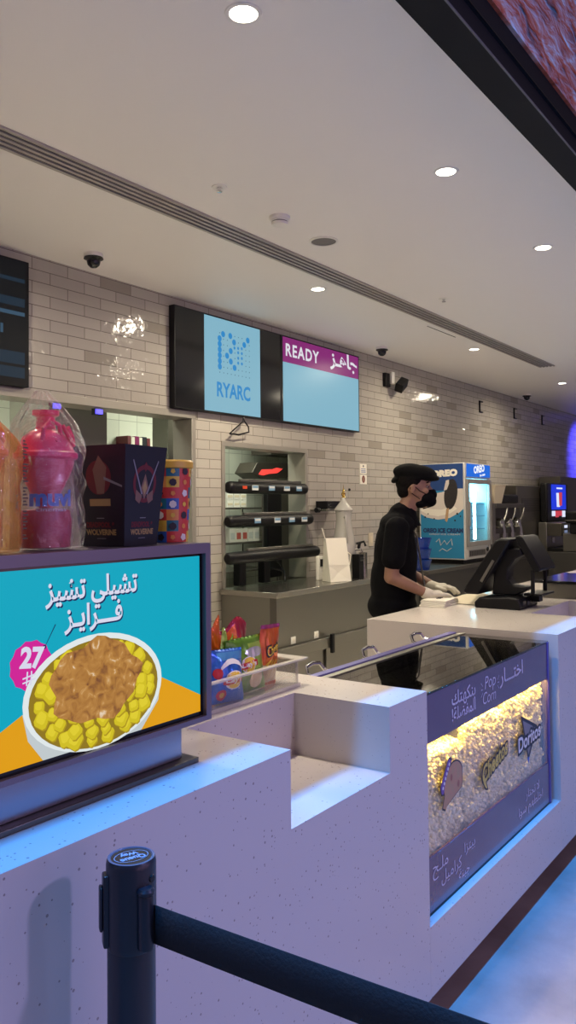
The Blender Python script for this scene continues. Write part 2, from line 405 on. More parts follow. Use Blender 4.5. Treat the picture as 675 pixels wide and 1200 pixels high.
m = MB(); m.lathe([(.093, 0), (.095, -.006), (.082, -.009), (.080, -.006)], (4.40, 2.83, ZC), 'ceiling_white', 32, cap=False); m.build('rim', t)
P('grille_grey', (.20, .19, .18), .7, bump=(300, .5))
m = MB(); m.lathe([(.082, -.004), (.05, -.007), (.001, -.009)], (4.40, 2.83, ZC), 'grille_grey', 32); m.build('grille', t)
for x, y, lab in ((3.316, 2.794, 'small white sprinkler head on the ceiling near the smoke detector'), (6.243, 2.835, 'small white sprinkler head on the ceiling left of the far slot vent end')):
    t = thing('sprinkler_head', (x, y, ZC), lab, 'sprinkler')
    m = MB(); m.lathe([(.042, 0), (.040, -.004), (.018, -.006), (.016, -.002)], (x, y, ZC), 'ceiling_white', 24, cap=False); m.build('cover_plate', t)
    m = MB(); m.lathe([(.012, 0), (.010, -.02), (.016, -.024), (.016, -.027), (.001, -.028)], (x, y, ZC), 'chrome', 16); m.build('nozzle', t)
for x, y, lab in ((3.69, 4.22, 'dark dome camera on the ceiling left of the twin screens'), (7.75, 4.25, 'dark dome camera on the ceiling right of the twin screens'), (12.46, 4.29, 'dark dome camera on the ceiling at the far right')):
    t = thing('dome_camera', (x, y, ZC), lab, 'security camera')
    m = MB(); m.lathe([(.062, 0), (.066, -.022), (.058, -.036), (.052, -.036)], (x, y, ZC), 'ceiling_white', 28); m.build('mount', t)
    m = MB(); m.lathe([(.064, -.024), (.066, -.034), (.046, -.044), (.046, -.052), (.04, -.075), (.022, -.092), (.001, -.097)], (x, y, ZC), 'black_gloss', 28); m.build('dome', t)
# access panel edge (a fine dark joint) beside the vent
m = MB(); m.box(7.1, 7.75, 3.395, 3.402, ZC-.003, ZC+.01, 'slot_dark'); tag(m.build('ceiling_joint'), 'thin dark joint line in the ceiling next to the slot vent', 'joint')
# wall spotlight and empty brackets
t = thing('wall_spotlight', (8.46, YW, 3.06), 'black wall spotlight tilted to the right of the twin screens', 'spotlight')
m = MB(); m.box(8.33, 8.45, YW-.04, YW, 2.99, 3.15, 'black_plastic'); m.build('back_box', t, .005)
m = MB(); m.box(8.43, 8.50, YW-.07, YW-.04, 3.03, 3.17, 'white_plastic'); m.build('bracket', t, .004)
MX = Matrix.Translation((8.55, YW-.13, 3.02)) @ Matrix.Rotation(-.6, 4, 'Y') @ Matrix.Rotation(.5, 4, 'X')
m = MB(); m.box(-.09, .09, -.05, .05, -.055, .055, 'black_plastic', MX); m.build('lamp_head', t, .01)
for x, z, lab in ((11.25, 3.03, 'small black empty bracket on the tile wall, nearest of three'), (12.66, 3.055, 'small black empty bracket on the tile wall, middle of three'), (14.02, 3.06, 'small black empty bracket on the tile wall, farthest of three')):
    m = MB(); m.box(x-.05, x-.028, YW-.02, YW, z-.085, z+.085, 'black_plastic'); m.box(x-.05, x+.07, YW-.02, YW, z+.067, z+.085, 'black_plastic'); m.box(x-.05, x+.07, YW-.02, YW, z-.085, z-.067, 'black_plastic')
    tag(m.build('wall_bracket', bevel=.003), lab, 'bracket', 'black brackets on the tile wall')

# ------------------------------------------------------------------ menu screens on the back wall
SCR('scr_pale', '#8fc6dc', .78); SCR('scr_purple', '#8c2a78', .85); SCR('scr_white', '#e6e6ee', .9); SCR('scr_blue', '#2a8fd2', .85); SCR('scr_dot', '#3d6f92', .8)
SCR('scr_off', '#14171b', .6); SCR('scr_dim', '#22384a', .6); SCR('scr_dim2', '#40607a', .65)
def tv(x0, x1, label):
    t = thing('menu_screen', ((x0+x1)/2, YW-.03, 2.41), label, 'screen')
    m = MB(); m.box(x0, x1, 4.505, YW, 2.405, 3.24, 'black_plastic'); m.build('housing', t, .004)
    return t
t = tv(4.775, 6.228, 'left of the twin wall screens, pale blue with a dotted logo'); F = XZ(4.505)
m = MB(); m.flat = True
m.poly([(4.787, 2.417), (6.216, 2.417), (6.216, 3.229), (4.787, 3.229)], F, .0006, 'black_gloss')
m.poly([(5.135, 2.419), (5.905, 2.419), (5.905, 3.226), (5.135, 3.226)], F, .0012, 'scr_pale')
gx0, gz0, gd = 5.335, 2.762, .054
big = [(0, 6), (0, 5), (0, 4), (0, 3), (0, 2), (0, 1), (.9, 6.9), (2.8, 6.9), (3.8, 5.9), (2.9, 4.2), (1.9, 3.2), (2.9, 2.3), (3.9, 1.3), (6.6, 5.9), (7.6, 6.9)]
med = [(3.9, 4.9), (4.9, 5), (5.9, 5.1), (4.9, 4.2), (5.9, 4.2), (4.9, 3.2), (5.9, 3.3), (4.9, 2.3), (5.9, 2.3)]
for a, b in big: m.poly(circ(gx0+a*gd*.95, gz0+b*gd*.9, .0265), F, .002, 'scr_blue')
for a, b in med: m.poly(circ(gx0+a*gd*.95, gz0+b*gd*.9, .014, 14), F, .002, 'scr_blue')
for i in range(9):
    for j in range(8):
        if all(abs(i-a)+abs(j-b) > .9 for a, b in big+med): m.poly(circ(gx0+i*gd*.95, gz0+j*gd*.9, .0055, 8), F, .002, 'scr_dot')
m.text('RYARC', XZ(4.505, 5.525, 2.555), .172, 'scr_blue', .002, .005, width=.46)
m.build('screen', t)
t = tv(6.232, 7.69, 'right of the twin wall screens, showing a READY order board')
m = MB(); m.flat = True
m.poly([(6.25, 2.417), (7.678, 2.417), (7.678, 3.229), (6.25, 3.229)], F, .0006, 'black_gloss')
m.poly([(6.262, 2.419), (7.672, 2.419), (7.672, 2.985), (6.262, 2.985)], F, .0012, 'scr_pale')
m.poly([(6.262, 2.985), (7.672, 2.985), (7.672, 3.226), (6.262, 3.226)], F, .0012, 'scr_purple')
m.text('READY', XZ(4.505, 6.60, 3.052), .165, 'scr_white', .002, .0045, width=.58, track=1.18)
m.text(arabic('جاهـز'), XZ(4.505, 7.37, 3.075), .20, 'scr_white', .002, .0065, width=.54)
m.build('screen', t)
m = MB(); m.tube([(5.66, 4.51, 2.40), (5.64, 4.50, 2.36), (5.50, 4.50, 2.27), (5.47, 4.51, 2.245), (5.60, 4.52, 2.24), (5.74, 4.51, 2.275), (5.72, 4.50, 2.32), (5.66, 4.50, 2.37), (5.67, 4.53, 2.42)], .007, 'black_plastic', 8)
tag(m.build('hanging_cable'), 'loop of black cable hanging under the twin wall screens', 'cable')
t = tv(1.93, 3.385, 'dark menu screen at the left edge of the photo'); F = XZ(4.505)
m = MB(); m.flat = True
m.poly([(1.942, 2.455), (3.36, 2.455), (3.36, 3.229), (1.942, 3.229)], F, .0006, 'scr_off')
for z0, z1, k in ((3.09, 3.115, 'scr_dim'), (2.93, 2.985, 'scr_dim'), (2.87, 2.895, 'scr_dim2'), (2.55, 2.63, 'scr_dim'), (2.46, 2.53, 'scr_dim')):
    m.poly([(1.95, z0), (3.35, z0), (3.35, z1), (1.95, z1)], F, .0012, k)
for x in (3.12, 3.165): m.poly([(x, 2.74), (x+.02, 2.74), (x+.02, 2.80), (x, 2.80)], F, .0016, 'scr_dim2')
m.build('screen', t)

# ------------------------------------------------------------------ serving counter (white speckled stone)
t = thing('serving_counter', (2.5, 1.5, 0), 'long white speckled stone serving counter with notched top', 'counter')
m = MB(); q = 'quartz'
for b in ((-2.5, 1.575, YF, 1.45, .1, ZT), (-2.5, 1.575, 1.45, 1.85, .1, ZT), (1.575, 2.06, YF, 1.45, .1, .845), (1.575, 2.06, 1.45, 1.85, .1, ZT), (2.06, 2.30, YF, 1.85, .1, ZT),
          (2.3015, 3.60, YF+.0005, 1.66, .1, .313), (3.60, 4.235, YF, 2.08, .1, ZT), (4.235, 4.9, YF, 1.46, .1, .845), (4.235, 4.9, 1.46, 2.08, .1, ZT), (4.9, 12, YF, 2.08, .1, ZT)):
    m.box(*b, q)
m.build('stone_body', t)
m = MB(); m.box(-2.5, 12, 1.20, 1.62, 0, .1, 'plinth_brown'); m.build('plinth', t)

# ------------------------------------------------------------------ popcorn case set in the counter
t = thing('popcorn_case', (2.95, 1.3, .313), 'purple glass-fronted popcorn display case set into the counter', 'display case')
X0, X1, YG = 2.335, 3.535, 1.150
def band(z0, z1, name):
    m = MB(); m.box(X0, X1, YG, YG+.012, z0, z1, 'purple_panel'); return m.build(name, t, .001)
hd = band(.848, 1.0, 'header_panel'); lb = band(.322, .49, 'lower_panel')
F = XZ(YG)
class Lt:
    def __init__(s, par): s.par = par
    def text(s, *a, **k):
        b = MB(); b.flat = True; b.text(*a, **k); b.build('lettering', s.par)
m = Lt(hd)
m.text(arabic('اختـــار'), XZ(YG, 3.105, .925), .075, 'letter_lilac', .001, .0008, width=.25)
m.text(arabic('بنكهتك'), XZ(YG, 2.645, .932), .062, 'letter_lilac', .001, .0006, width=.20)
m.text(arabic('المفضلة!'), XZ(YG, 2.645, .880), .058, 'letter_lilac', .001, .0006, width=.20)
m.text('Pop', XZ(YG, 2.885, .932), .066, 'letter_lilac', .001, -.0004, width=.105, shear=.15)
m.text('Corn', XZ(YG, 2.875, .880), .062, 'letter_lilac', .001, -.0004, width=.125, shear=.15)
for s in (-1, 1):
    m = MB(); m.flat = True
    for k in range(3):
        a = (k-1)*.5; c0 = 2.885+s*.072; m.poly([(c0, .935+a*.022-.001), (c0+s*.016, .935+a*.05-.0015), (c0+s*.016, .935+a*.05+.0015), (c0, .935+a*.022+.001)], F, .001, 'letter_lilac')
    m.build('spark_marks', hd)
m = Lt(lb)
m.text(arabic('ملـح'), XZ(YG, 2.44, .433), .055, 'letter_lilac', .001, 0, width=.115)
m.text(arabic('بيتزا'), XZ(YG, 2.675, .418), .046, 'letter_lilac', .001, 0, width=.09)
m.text(arabic('كراميل'), XZ(YG, 2.525, .385), .052, 'letter_lilac', .001, 0, width=.16)
m.text(arabic('جبنة'), XZ(YG, 2.625, .345), .046, 'letter_lilac', .001, 0, width=.09)
m.text(arabic('لا'), XZ(YG, 3.386, .42), .048, 'letter_lilac', .001, 0, width=.032)
m.text(arabic('تحتار'), XZ(YG, 3.296, .42), .048, 'letter_lilac', .001, 0, width=.115)
m.text(arabic('اخلطهم سوا'), XZ(YG, 3.30, .372), .048, 'letter_lilac', .001, 0, width=.29)
m = MB(); m.box(X0, X1, YG+.002, YG+.006, .49, .848, 'glass'); m.build('front_glass', t)
for x in (X0-.018, X1): 
    m = MB(); m.box(x, x+.018, YG-.004, YG+.03, .316, 1.004, 'purple_rail'); m.build('corner_post', t, .002)
m = MB(); m.box(X0-.018, X1+.018, YG+.0, YG+.06, .313, .322, 'black_plastic'); m.build('base_rail', t)
m = MB(); m.box(X0, X1, 1.50, 1.53, .32, .975, 'steel_dark'); m.build('back_panel', t)
m = MB(); m.box(X0, X1, YG+.02, 1.5, .955, .965, 'steel_dark'); m.build('dark_inner_sheet', t)  # dark sheet added to hide the lit popcorn, so the interior looks dark
m = MB(); m.box(X0-.018, X1+.018, YG, 1.53, 1.0, 1.008, 'glass_top'); m.build('top_glass', t, .001)
m = MB(); m.box(X0-.018, X1+.018, 1.53, 1.56, .97, 1.012, 'steel_satin'); m.build('top_edge_strip', t, .002)
m = MB(); m.box(X0-.03, X1+.04, 1.585, 1.62, .93, 1.008, 'purple_rail'); rail = m.build('back_rail', t, .003)
m = MB(); m.box(X0, X1, 1.56, 1.585, .93, .99, 'steel_dark'); m.build('rail_bracket', t)
for x in (2.49, 2.89, 3.32):
    m = MB(); m.tube([(x-.055, 1.62, .985), (x-.055, 1.655, 1.0), (x-.045, 1.668, 1.022), (x, 1.672, 1.028), (x+.045, 1.668, 1.022), (x+.055, 1.655, 1.0), (x+.055, 1.62, .985)], .0075, 'chrome', 10); m.build('pull_handle', rail)
XD = (2.345, 2.69, 3.085, 3.533)
P('acrylic_edge', (.75, .78, .72), .3, trans=.0)
for x in XD[1:3]:
    m = MB(); m.box(x-.003, x+.003, YG+.012, 1.5, .33, .90, 'acrylic'); m.build('divider', t)
# lit strip under the header (a lamp the case has)
P('strip_lamp', (.9, .8, .4), .5, emit=(1., .74, .22), es=5)
m = MB(); m.box(X0+.02, X1-.02, YG+.014, YG+.026, .85, .858, 'strip_lamp'); m.build('light_strip', t)
for k in range(3):
    L = bpy.data.lights.new('strip_lamp', 'AREA'); L.shape = 'RECTANGLE'; L.size = .36; L.size_y = .012; L.energy = 3.4; L.color = (1., .60, .08); L.spread = math.radians(170)
    o = bpy.data.objects.new('strip_lamp', L); COL.objects.link(o); o.parent = t; o.location = Vector((2.55+k*.39, YG+.021, .847))-wloc(t)
# stickers
P('st_dark', (.012, .012, .03), .4); P('st_white', (.75, .75, .75), .4); P('st_blue', (.03, .12, .5), .4); P('st_yellow', (.62, .5, .10), .4); P('st_tan', (.50, .27, .16), .5, var=(40, (.42, .30, .16))); P('st_rust', (.34, .13, .08), .4); P('st_violet', (.16, .08, .34), .4)
fg = t
F = XZ(YG)
def arc(cx, cz, r, a0, a1, n, rz=None): return [(cx+r*math.cos(math.radians(a0+(a1-a0)*k/n)), cz+(rz or r)*math.sin(math.radians(a0+(a1-a0)*k/n))) for k in range(n+1)]
m = MB(); m.flat = True
out = [(2.462, .618), (2.478, .655), (2.470, .68)]+arc(2.555, .69, .065, 165, 20, 10, .055)+[(2.617, .668), (2.612, .648)]+[(2.50, .62), (2.485, .608)]
cxm, czm = 2.54, .675
m.poly([(cxm+(a-cxm)*1.07, czm+(b-czm)*1.07) for a, b in out], F, .0012, 'st_dark'); m.poly(out, F, .0018, 'st_tan')
for a, b in ((2.53, .70), (2.585, .665)): m.poly(circ(a, b, .009, 10, .012), F, .0024, 'st_rust')
lt = [(2.445, .69), (2.452, .665), (2.468, .663), (2.482, .70), (2.53, .755), (2.515, .765), (2.505, .763), (2.47, .722)]
m.poly([(a+(a-2.48)*.12, b+(b-.715)*.1) for a, b in lt], F, .0026, 'st_dark'); m.poly(lt, F, .003, 'st_violet')
for k in range(6):
    a = k/5; m.poly(circ(2.462+a*.05, .683+a*.065, .006, 8), F, .0036, 'st_white')
m.build('sandwich_sticker', fg)
m = MB(); m.flat = True
def arcF(F0, u0, v0, bend): return lambda u, v, d: F0(u0+u, v0+v+bend*u-.9*u*u*0+.18*abs(u)*0, d)
m.text('Cheetos', arcF(F, 2.92, .628, .22), .085, 'st_dark', .0014, .010, width=.27)
m.text('Cheetos', arcF(F, 2.92, .628, .22), .085, 'st_yellow', .002, .0022, width=.25)
m.poly([(2.79, .635), (2.80, .60), (2.82, .575), (2.85, .568), (2.835, .60), (2.815, .635)], F, .0012, 'st_dark'); m.poly([(2.797, .633), (2.806, .602), (2.824, .582), (2.84, .575), (2.826, .602), (2.811, .633)], F, .0017, 'st_yellow')
m.build('cheese_snack_sticker', fg)
m = MB(); m.flat = True
def tri(k, d, mm): m.poly([(3.285+(a-3.285)*k, .665+(b-.665)*k) for a, b in ((3.20, .755), (3.385, .68), (3.275, .565))], F, d, mm)
tri(1.06, .0012, 'st_dark'); tri(.8, .0015, 'grey_print')
m.text('Doritos', arcF(F, 3.295, .628, .05), .078, 'st_dark', .002, .012, width=.285)
m.text('Doritos', arcF(F, 3.295, .628, .05), .078, 'st_white', .0026, .002, width=.265)
m.poly([(3.262, .578), (3.288, .578), (3.275, .55)], F, .0018, 'st_blue')
m.build('corn_chip_sticker', fg)
# popcorn in the three bins
def kernel():
    bm = bmesh.new()
    for k in range(4):
        a = k*1.7; bmesh.ops.create_icosphere(bm, subdivisions=1, radius=.0064+.0022*random.random(), matrix=Matrix.Translation((.0062*math.cos(a), .0062*math.sin(a), .005*math.sin(a*1.3))))
    vs = [v.co.copy() for v in bm.verts]; bm.verts.index_update(); fs = [[v.index for v in f.verts] for f in bm.faces]; bm.free(); return vs, fs
KS = [kernel() for _ in range(4)]
def popcorn(x0, x1, ztop, label):
    V, Fc = [], []
    def add(p):
        vs, fs = random.choice(KS); b = len(V); r = Matrix.Rotation(random.random()*6.3, 3, Vector((random.random()-.5, random.random()-.5, random.random()-.5)).normalized()); s = random.uniform(.85, 1.25)
        for v in vs: q = r @ v*s+p; V.append(q[:])
        for g in fs: Fc.append([b+i for i in g])
    n = int((x1-x0)*(.36)/(.0135**2)*1.0)
    for _ in range(n):
        x = random.uniform(x0+.006, x1-.006); zt = ztop(x, YG+.02); z = random.uniform(.468, zt)
        add(Vector((x, YG+.030+random.random()*.016, z)))
    for _ in range(int((x1-x0)*.2/(.012**2))):
        x = random.uniform(x0+.006, x1-.006); y = random.uniform(YG+.032, YG+.22); add(Vector((x, y, ztop(x, y)+random.uniform(-.006, .006))))
    # the heap itself
    b = len(V); N = 10
    for j in range(5):
        for i in range(N+1):
            x = x0+.004+(x1-x0-.008)*i/N; y = YG+.040+j*.085; V.append((x, y, ztop(x, y)-.006))
    for j in range(4):
        for i in range(N): k = b+j*(N+1)+i; Fc.append([k, k+1, k+N+2, k+N+1])
    b = len(V); V += [(x0+.004, YG+.040, .45), (x1-.004, YG+.040, .45), (x1-.004, YG+.040, .75), (x0+.004, YG+.040, .75)]; Fc.append([b, b+1, b+2, b+3])
    me = bpy.data.meshes.new('popcorn'); me.from_pydata(V, [], Fc); me.materials.append(MATS['popcorn']); me.polygons.foreach_set('use_smooth', [True]*len(me.polygons)); me.update()
    o = bpy.data.objects.new('popcorn', me); COL.objects.link(o); tag(o, label, 'popcorn', kind='stuff')
popcorn(XD[0], XD[1], lambda x, y: .795-.02*(x-XD[0])/.33+.10*(y-YG)*.4, 'heap of popcorn in the left bin of the case, lowest filled')
popcorn(XD[1], XD[2], lambda x, y: .835-.03*(x-XD[1])/.4+.06*(y-YG)+.012*math.sin(x*20), 'heap of popcorn in the middle bin of the case')
popcorn(XD[2], XD[3], lambda x, y: .84+.06*(y-YG), 'heap of popcorn in the right bin of the case, filled to the top')

# ------------------------------------------------------------------ promotion display on the counter
DX0, DX1, DY, DZ0, DZ1 = .62, 1.42, 1.23, 1.12, 1.52
t = thing('promotion_display', (1.05, 1.30, ZT), 'framed counter-top video screen advertising fries, on a steel foot', 'display screen')
m = MB(); FR = 'frame_purple'
m.box(DX0, DX1, DY, DY+.015, 1.497, DZ1, FR); m.box(DX0, DX1, DY, DY+.015, DZ0, 1.131, FR); m.box(1.403, DX1, DY, DY+.015, 1.131, 1.497, FR); m.box(DX0, DX0+.02, DY, DY+.015, 1.131, 1.497, FR)
m.box(DX0, DX1, DY+.015, DY+.17, DZ0, DZ1, FR); m.build('frame', t)
m = MB(); m.box(.66, 1.355, 1.262, 1.36, ZT+.012, DZ0, 'display_steel'); m.build('pedestal', t, .002)
m = MB(); m.box(.62, 1.385, 1.238, 1.40, ZT, ZT+.012, 'steel_dark'); m.build('foot_plate', t, .002)
SCR('d_teal', '#02a8c2', .95); SCR('d_yellow', '#e9a400', .9); SCR('d_white', '#e4ecec', .95); SCR('d_shade', '#c9d2d4', .9); SCR('d_potato', '#d9c61a', .9, ); SCR('d_potato2', '#e8d52c', .9); SCR('d_potato3', '#b59a10', .9)
SCR('d_inner', '#9a7f16', .85); SCR('d_pink', '#d6249a', .92); SCR('d_navy', '#14285a', .9); SCR('d_letter', '#dcdcf0', .95)
def sauce_mat():
    mm = bpy.data.materials.new('d_sauce'); n, l = nodes(mm); b = n['Principled BSDF']; b.inputs['Base Color'].default_value = (.01, .01, .01, 1); b.inputs['Roughness'].default_value = .25
    tc = n.new('ShaderNodeTexCoord'); t1 = n.new('ShaderNodeTexNoise'); t1.inputs['Scale'].default_value = 46; t1.inputs['Detail'].default_value = 7; t1.inputs['Distortion'].default_value = .9
    l.new(tc.outputs['Object'], t1.inputs['Vector']); r = n.new('ShaderNodeValToRGB'); e = r.color_ramp.elements
    e[0].position = .28; e[0].color = lin('#7a4814'); e[1].position = .72; e[1].color = lin('#f6e2c4'); k = e.new(.45); k.color = lin('#b07826'); k = e.new(.6); k.color = lin('#c48c3a'); k = e.new(.66); k.color = lin('#d8a864')
    l.new(t1.outputs['Fac'], r.inputs['Fac']); l.new(r.outputs['Color'], b.inputs['Emission Color']); b.inputs['Emission Strength'].default_value = .85; MATS['d_sauce'] = mm
sauce_mat()
SY = DY+.012
F = XZ(SY)
m = MB(); m.flat = True
m.poly([(DX0+.02, 1.131), (1.403, 1.131), (1.403, 1.497), (DX0+.02, 1.497)], F, .0, 'black_gloss')
SX0, SX1, SZ0, SZ1 = .76, 1.394, 1.141, 1.491
m.poly([(SX0, SZ0), (SX1, SZ0), (SX1, SZ1), (SX0, SZ1)], F, .0004, 'd_teal')
m.poly([(SX0, SZ0), (SX0, 1.16), (.93, 1.238), (1.20, SZ0)], F, .0008, 'd_yellow')
m.poly([(SX1, SZ0), (SX1, 1.178), (1.262, 1.243), (1.10, SZ0)], F, .0008, 'd_yellow')
m.text(arabic('تشيلي تشيز'), XZ(SY, 1.087, 1.4265), .056, 'd_navy', .0010, .0016, width=.232)
m.text(arabic('تشيلي تشيز'), XZ(SY, 1.084, 1.4295), .056, 'd_letter', .0014, .0014, width=.232)
m.text(arabic('فـــرايـز'), XZ(SY, 1.088, 1.3735), .056, 'd_navy', .0010, .0016, width=.147)
m.text(arabic('فـــرايـز'), XZ(SY, 1.085, 1.3765), .056, 'd_letter', .0014, .0014, width=.147)
# bowl: rim ellipse tilted, cup below
bc, bz, ra, rb, ta = 1.094, 1.243, .176, .112, -.02
rim = lambda k, n=40: [(bc+ra*k*math.cos(2*PI*i/n)*math.cos(ta)-rb*k*math.sin(2*PI*i/n)*math.sin(ta), bz+ra*k*math.cos(2*PI*i/n)*math.sin(ta)+rb*k*math.sin(2*PI*i/n)*math.cos(ta)) for i in range(n)]
m.poly([(bc-ra, bz-.01), (bc-ra+.012, bz-.06), (bc-ra+.045, SZ0), (bc+ra-.06, SZ0), (bc+ra-.01, bz-.05), (bc+ra, bz)], F, .0010, 'd_shade')
m.poly(rim(1), F, .0014, 'd_white'); m.poly([(a, b-.003) for a, b in rim(.93)], F, .0018, 'd_inner')
rnd = random.Random(4); kk = 0
for ring, n in ((.80, 22), (.66, 17), (.48, 12)):
    for i in range(n):
        a = 2*PI*(i+rnd.random()*.5)/n; cx, cz = bc+ra*ring*math.cos(a)*math.cos(ta)-rb*ring*math.sin(a)*math.sin(ta), bz+ra*ring*math.cos(a)*math.sin(ta)+rb*ring*math.sin(a)*math.cos(ta)-.002; s = rnd.uniform(.017, .024); r0 = rnd.random()*1.5
        pts = [(cx+s*rnd.uniform(.85, 1.1)*math.cos(r0+j*PI/2+.0), cz+s*rnd.uniform(.8, 1.0)*math.sin(r0+j*PI/2)) for j in range(4)]
        pr = []
        for j in range(4):
            p, q_ = pts[j], pts[(j+1) % 4]; pr += [(p[0]*.82+q_[0]*.18, p[1]*.82+q_[1]*.18), (p[0]*.18+q_[0]*.82, p[1]*.18+q_[1]*.82)]
        kk += 1; m.poly([(a_+.002, b_-.003) for a_, b_ in pr], F, .0020+kk*.00002, 'd_potato3'); m.poly(pr, F, .00201+kk*.00002, 'd_potato'); m.poly([(cx+(a_-cx)*.66-.001, cz+(b_-cz)*.66+.003) for a_, b_ in pr], F, .00202+kk*.00002, 'd_potato2')
sa = []
for i in range(36):
    a = 2*PI*i/36; k = 1+.06*math.sin(5*a+1)+.05*math.sin(9*a); sa.append((1.09+.113*k*math.cos(a), 1.263+.082*k*math.sin(a)*(1.0 if math.sin(a) > 0 else .95)))
m.poly(sa, F, .0034, 'd_sauce')
tg = []
for i in range(24): a = 2*PI*i/24; k = .046 if i % 2 else .043; tg.append((.937+k*math.cos(a)*1.02, 1.318+k*math.sin(a)))
m.poly(tg, F, .0012, 'd_pink'); m.poly(circ(.966, 1.347, .004, 10), F, .0016, 'd_navy')
m.poly([(.966, 1.347), (.968, 1.348), (.992, 1.385), (.990, 1.386)], F, .0017, 'd_navy')
m.text('27', rotf(XZ(SY), -.12, .937, 1.315), .050, 'd_letter', .0018, .0022, width=.052)
for a in (0, .009): m.poly([(.925+a, 1.283), (.928+a, 1.283), (.930+a, 1.308), (.927+a, 1.308)], F, .0018, 'd_letter')
for b in (1.288, 1.296): m.poly([(.918, b-.001), (.946, b+.004), (.946, b+.0068), (.918, b+.0018)], F, .0018, 'd_letter')
m.build('screen', t)

# ------------------------------------------------------------------ cups and boxes on top of the display
ZD = DZ1
def cup(x, y, label, c1, c2, lett):
    t = thing('sipper_cup', (x, y, ZD), label, 'cup')
    c = (x, y, ZD)
    m = MB(); m.lathe([(.040, .004), (.046, .006), (.049, .03), (.050, .06), (.046, .078), (.001, .084)], c, c2, 32); m.build('lower_shell', t)
    m = MB(); m.lathe([(.012, .082), (.020, .092), (.036, .125), (.050, .155), (.056, .178), (.001, .18)], c, c1, 32); m.build('inner_cone', t)
    m = MB(); m.lathe([(.047, .002), (.052, .01), (.053, .10), (.056, .18)], c, 'cup_clear', 32, cap=False); w = m.build('outer_wall', t)
    m = MB(); m.lathe([(.058, .178), (.062, .182), (.062, .190), (.056, .194), (.052, .205), (.044, .222), (.030, .234), (.020, .238), (.018, .262), (.026, .266), (.026, .275), (.001, .277)], c, c1, 32); ld = m.build('lid', t)
    m = MB(); m.tube([(x-.035, y-.035, ZD+.215), (x-.04, y-.045, ZD+.235), (x-.02, y-.04, ZD+.252), (x+.005, y-.035, ZD+.245), (x+.006, y-.04, ZD+.22), (x-.012, y-.045, ZD+.21)], .0045, c1, 8)
    m.tube([(x+.012, y-.036, ZD+.245), (x+.02, y-.045, ZD+.222), (x+.04, y-.035, ZD+.208), (x+.045, y-.025, ZD+.225), (x+.03, y-.03, ZD+.243)], .0045, c1, 8); m.build('lid_loop', ld)
    if lett:
        # brand lettering wraps round the clear wall
        def W(u, v, d): a = -PI/2-.45+u/.056; return Vector((x+(.0545+d)*math.cos(a), y+(.0545+d)*math.sin(a), ZD+.088+v))
        m = MB(); m.flat = True
        m.text('muvi', W, .044, lett, .001, .0022, width=.088); m.text('cinemas', lambda u, v, d: W(u, v-.012, d), .011, 'letter_lilac', .001, 0, width=.06); m.build('lettering', w)
    return t
P('muvi_blue', (.08, .18, .55), .4)
cup(1.035, 1.325, 'pink sipper cup inside a clear plastic bag on the display', 'pink_plastic', 'pink_deep', 'muvi_blue')
cup(.880, 1.335, 'orange sipper cup in an amber plastic bag at the left edge', 'orange_plastic', 'orange_plastic', None)
def film_bag(x, y, rx, ry, h, mat, label, seed, tip):
    def f(u, v):
        a = 2*PI*u; ca, sa = math.cos(a), math.sin(a); p = 3.2
        k = (abs(ca)**p+abs(sa)**p)**(-1/p)
        # body straight, then gathers to the twisted tip
        g = 1 if v < .62 else 1-.86*((v-.62)/.38)**1.7
        g *= .97+.03*min(1, v*8)
        n = noise.noise(Vector((ca*2.1+seed, sa*2.1, v*6)))*.010+noise.noise(Vector((ca*5+seed, sa*5, v*13)))*.004
        if v < .03: n *= v/.03
        return Vector((x+(rx*g*k+n)*ca+tip*max(0, v-.62)**1.2*.1, y+(ry*g*k+n)*sa, ZD+.002+h*v))
    m = MB(); m.surf(f, 64, 48, mat)
    return tag(m.build('plastic_bag', angle=None), label, 'plastic bag')
film_bag(1.032, 1.325, .068, .066, .312, 'bag_film', 'clear crinkled plastic bag wrapped around the pink cup', 3, -.25)
fb2 = film_bag(.878, 1.335, .080, .068, .285, 'orange_film', 'amber crinkled plastic bag wrapped around the orange cup', 9, -.3)
P('print_dark', (.10, .07, .06), .6)
m = MB(); m.flat = True
for k in range(30):
    z = ZD+.205-k*.0062; w = .010+.008*((k*7) % 5)/5
    if k % 7 == 6: continue
    m.quad([(.935, 1.2662-.004, z), (.935+w, 1.2665+.002, z), (.935+w, 1.2665+.002, z+.003), (.935, 1.2662-.004, z+.003)], 'print_dark')
m.build('printed_notice', fb2)

# black popcorn box: four tapered sides, corner towards the viewer
t = thing('popcorn_box', (1.22, 1.32, ZD), 'dark navy cardboard popcorn box with gold lettering on the display', 'popcorn box')
def boxpts(k, z):
    # corner nearest the viewer at (1.186,1.255)
    c = Vector((1.226, 1.322)); ux = Vector((math.cos(.16), math.sin(.16))); uy = Vector((-ux.y, ux.x))
    return [(*(c+ux*a*.062*k+uy*b*.062*k), z) for a, b in ((-1, -1), (1, -1), (1, 1), (-1, 1))]
b0, b1 = boxpts(.92, ZD+.001), boxpts(1.2, ZD+.213); bi0, bi1 = boxpts(.88, ZD+.006), boxpts(1.17, ZD+.213)
m = MB()
for j in range(4):
    k = (j+1) % 4; m.quad([b0[j], b0[k], b1[k], b1[j]], 'box_navy'); m.quad([bi0[k], bi0[j], bi1[j], bi1[k]], 'box_navy'); m.quad([b1[j], b1[k], bi1[k], bi1[j]], 'box_navy_lit')
m.quad(b0, 'box_navy'); m.quad(bi0, 'box_navy'); m.flat = True; carton = m.build('carton', t, angle=20)
def faceF(j):
    A, B, Cc, D = [Vector(p) for p in (b0[j], b0[(j+1) % 4], b1[(j+1) % 4], b1[j])]; nrm = (B-A).cross(D-A).normalized()
    return lambda u, v, d: (A*(1-u)*(1-v)+B*u*(1-v)+Cc*u*v+D*(1-u)*v)+nrm*d
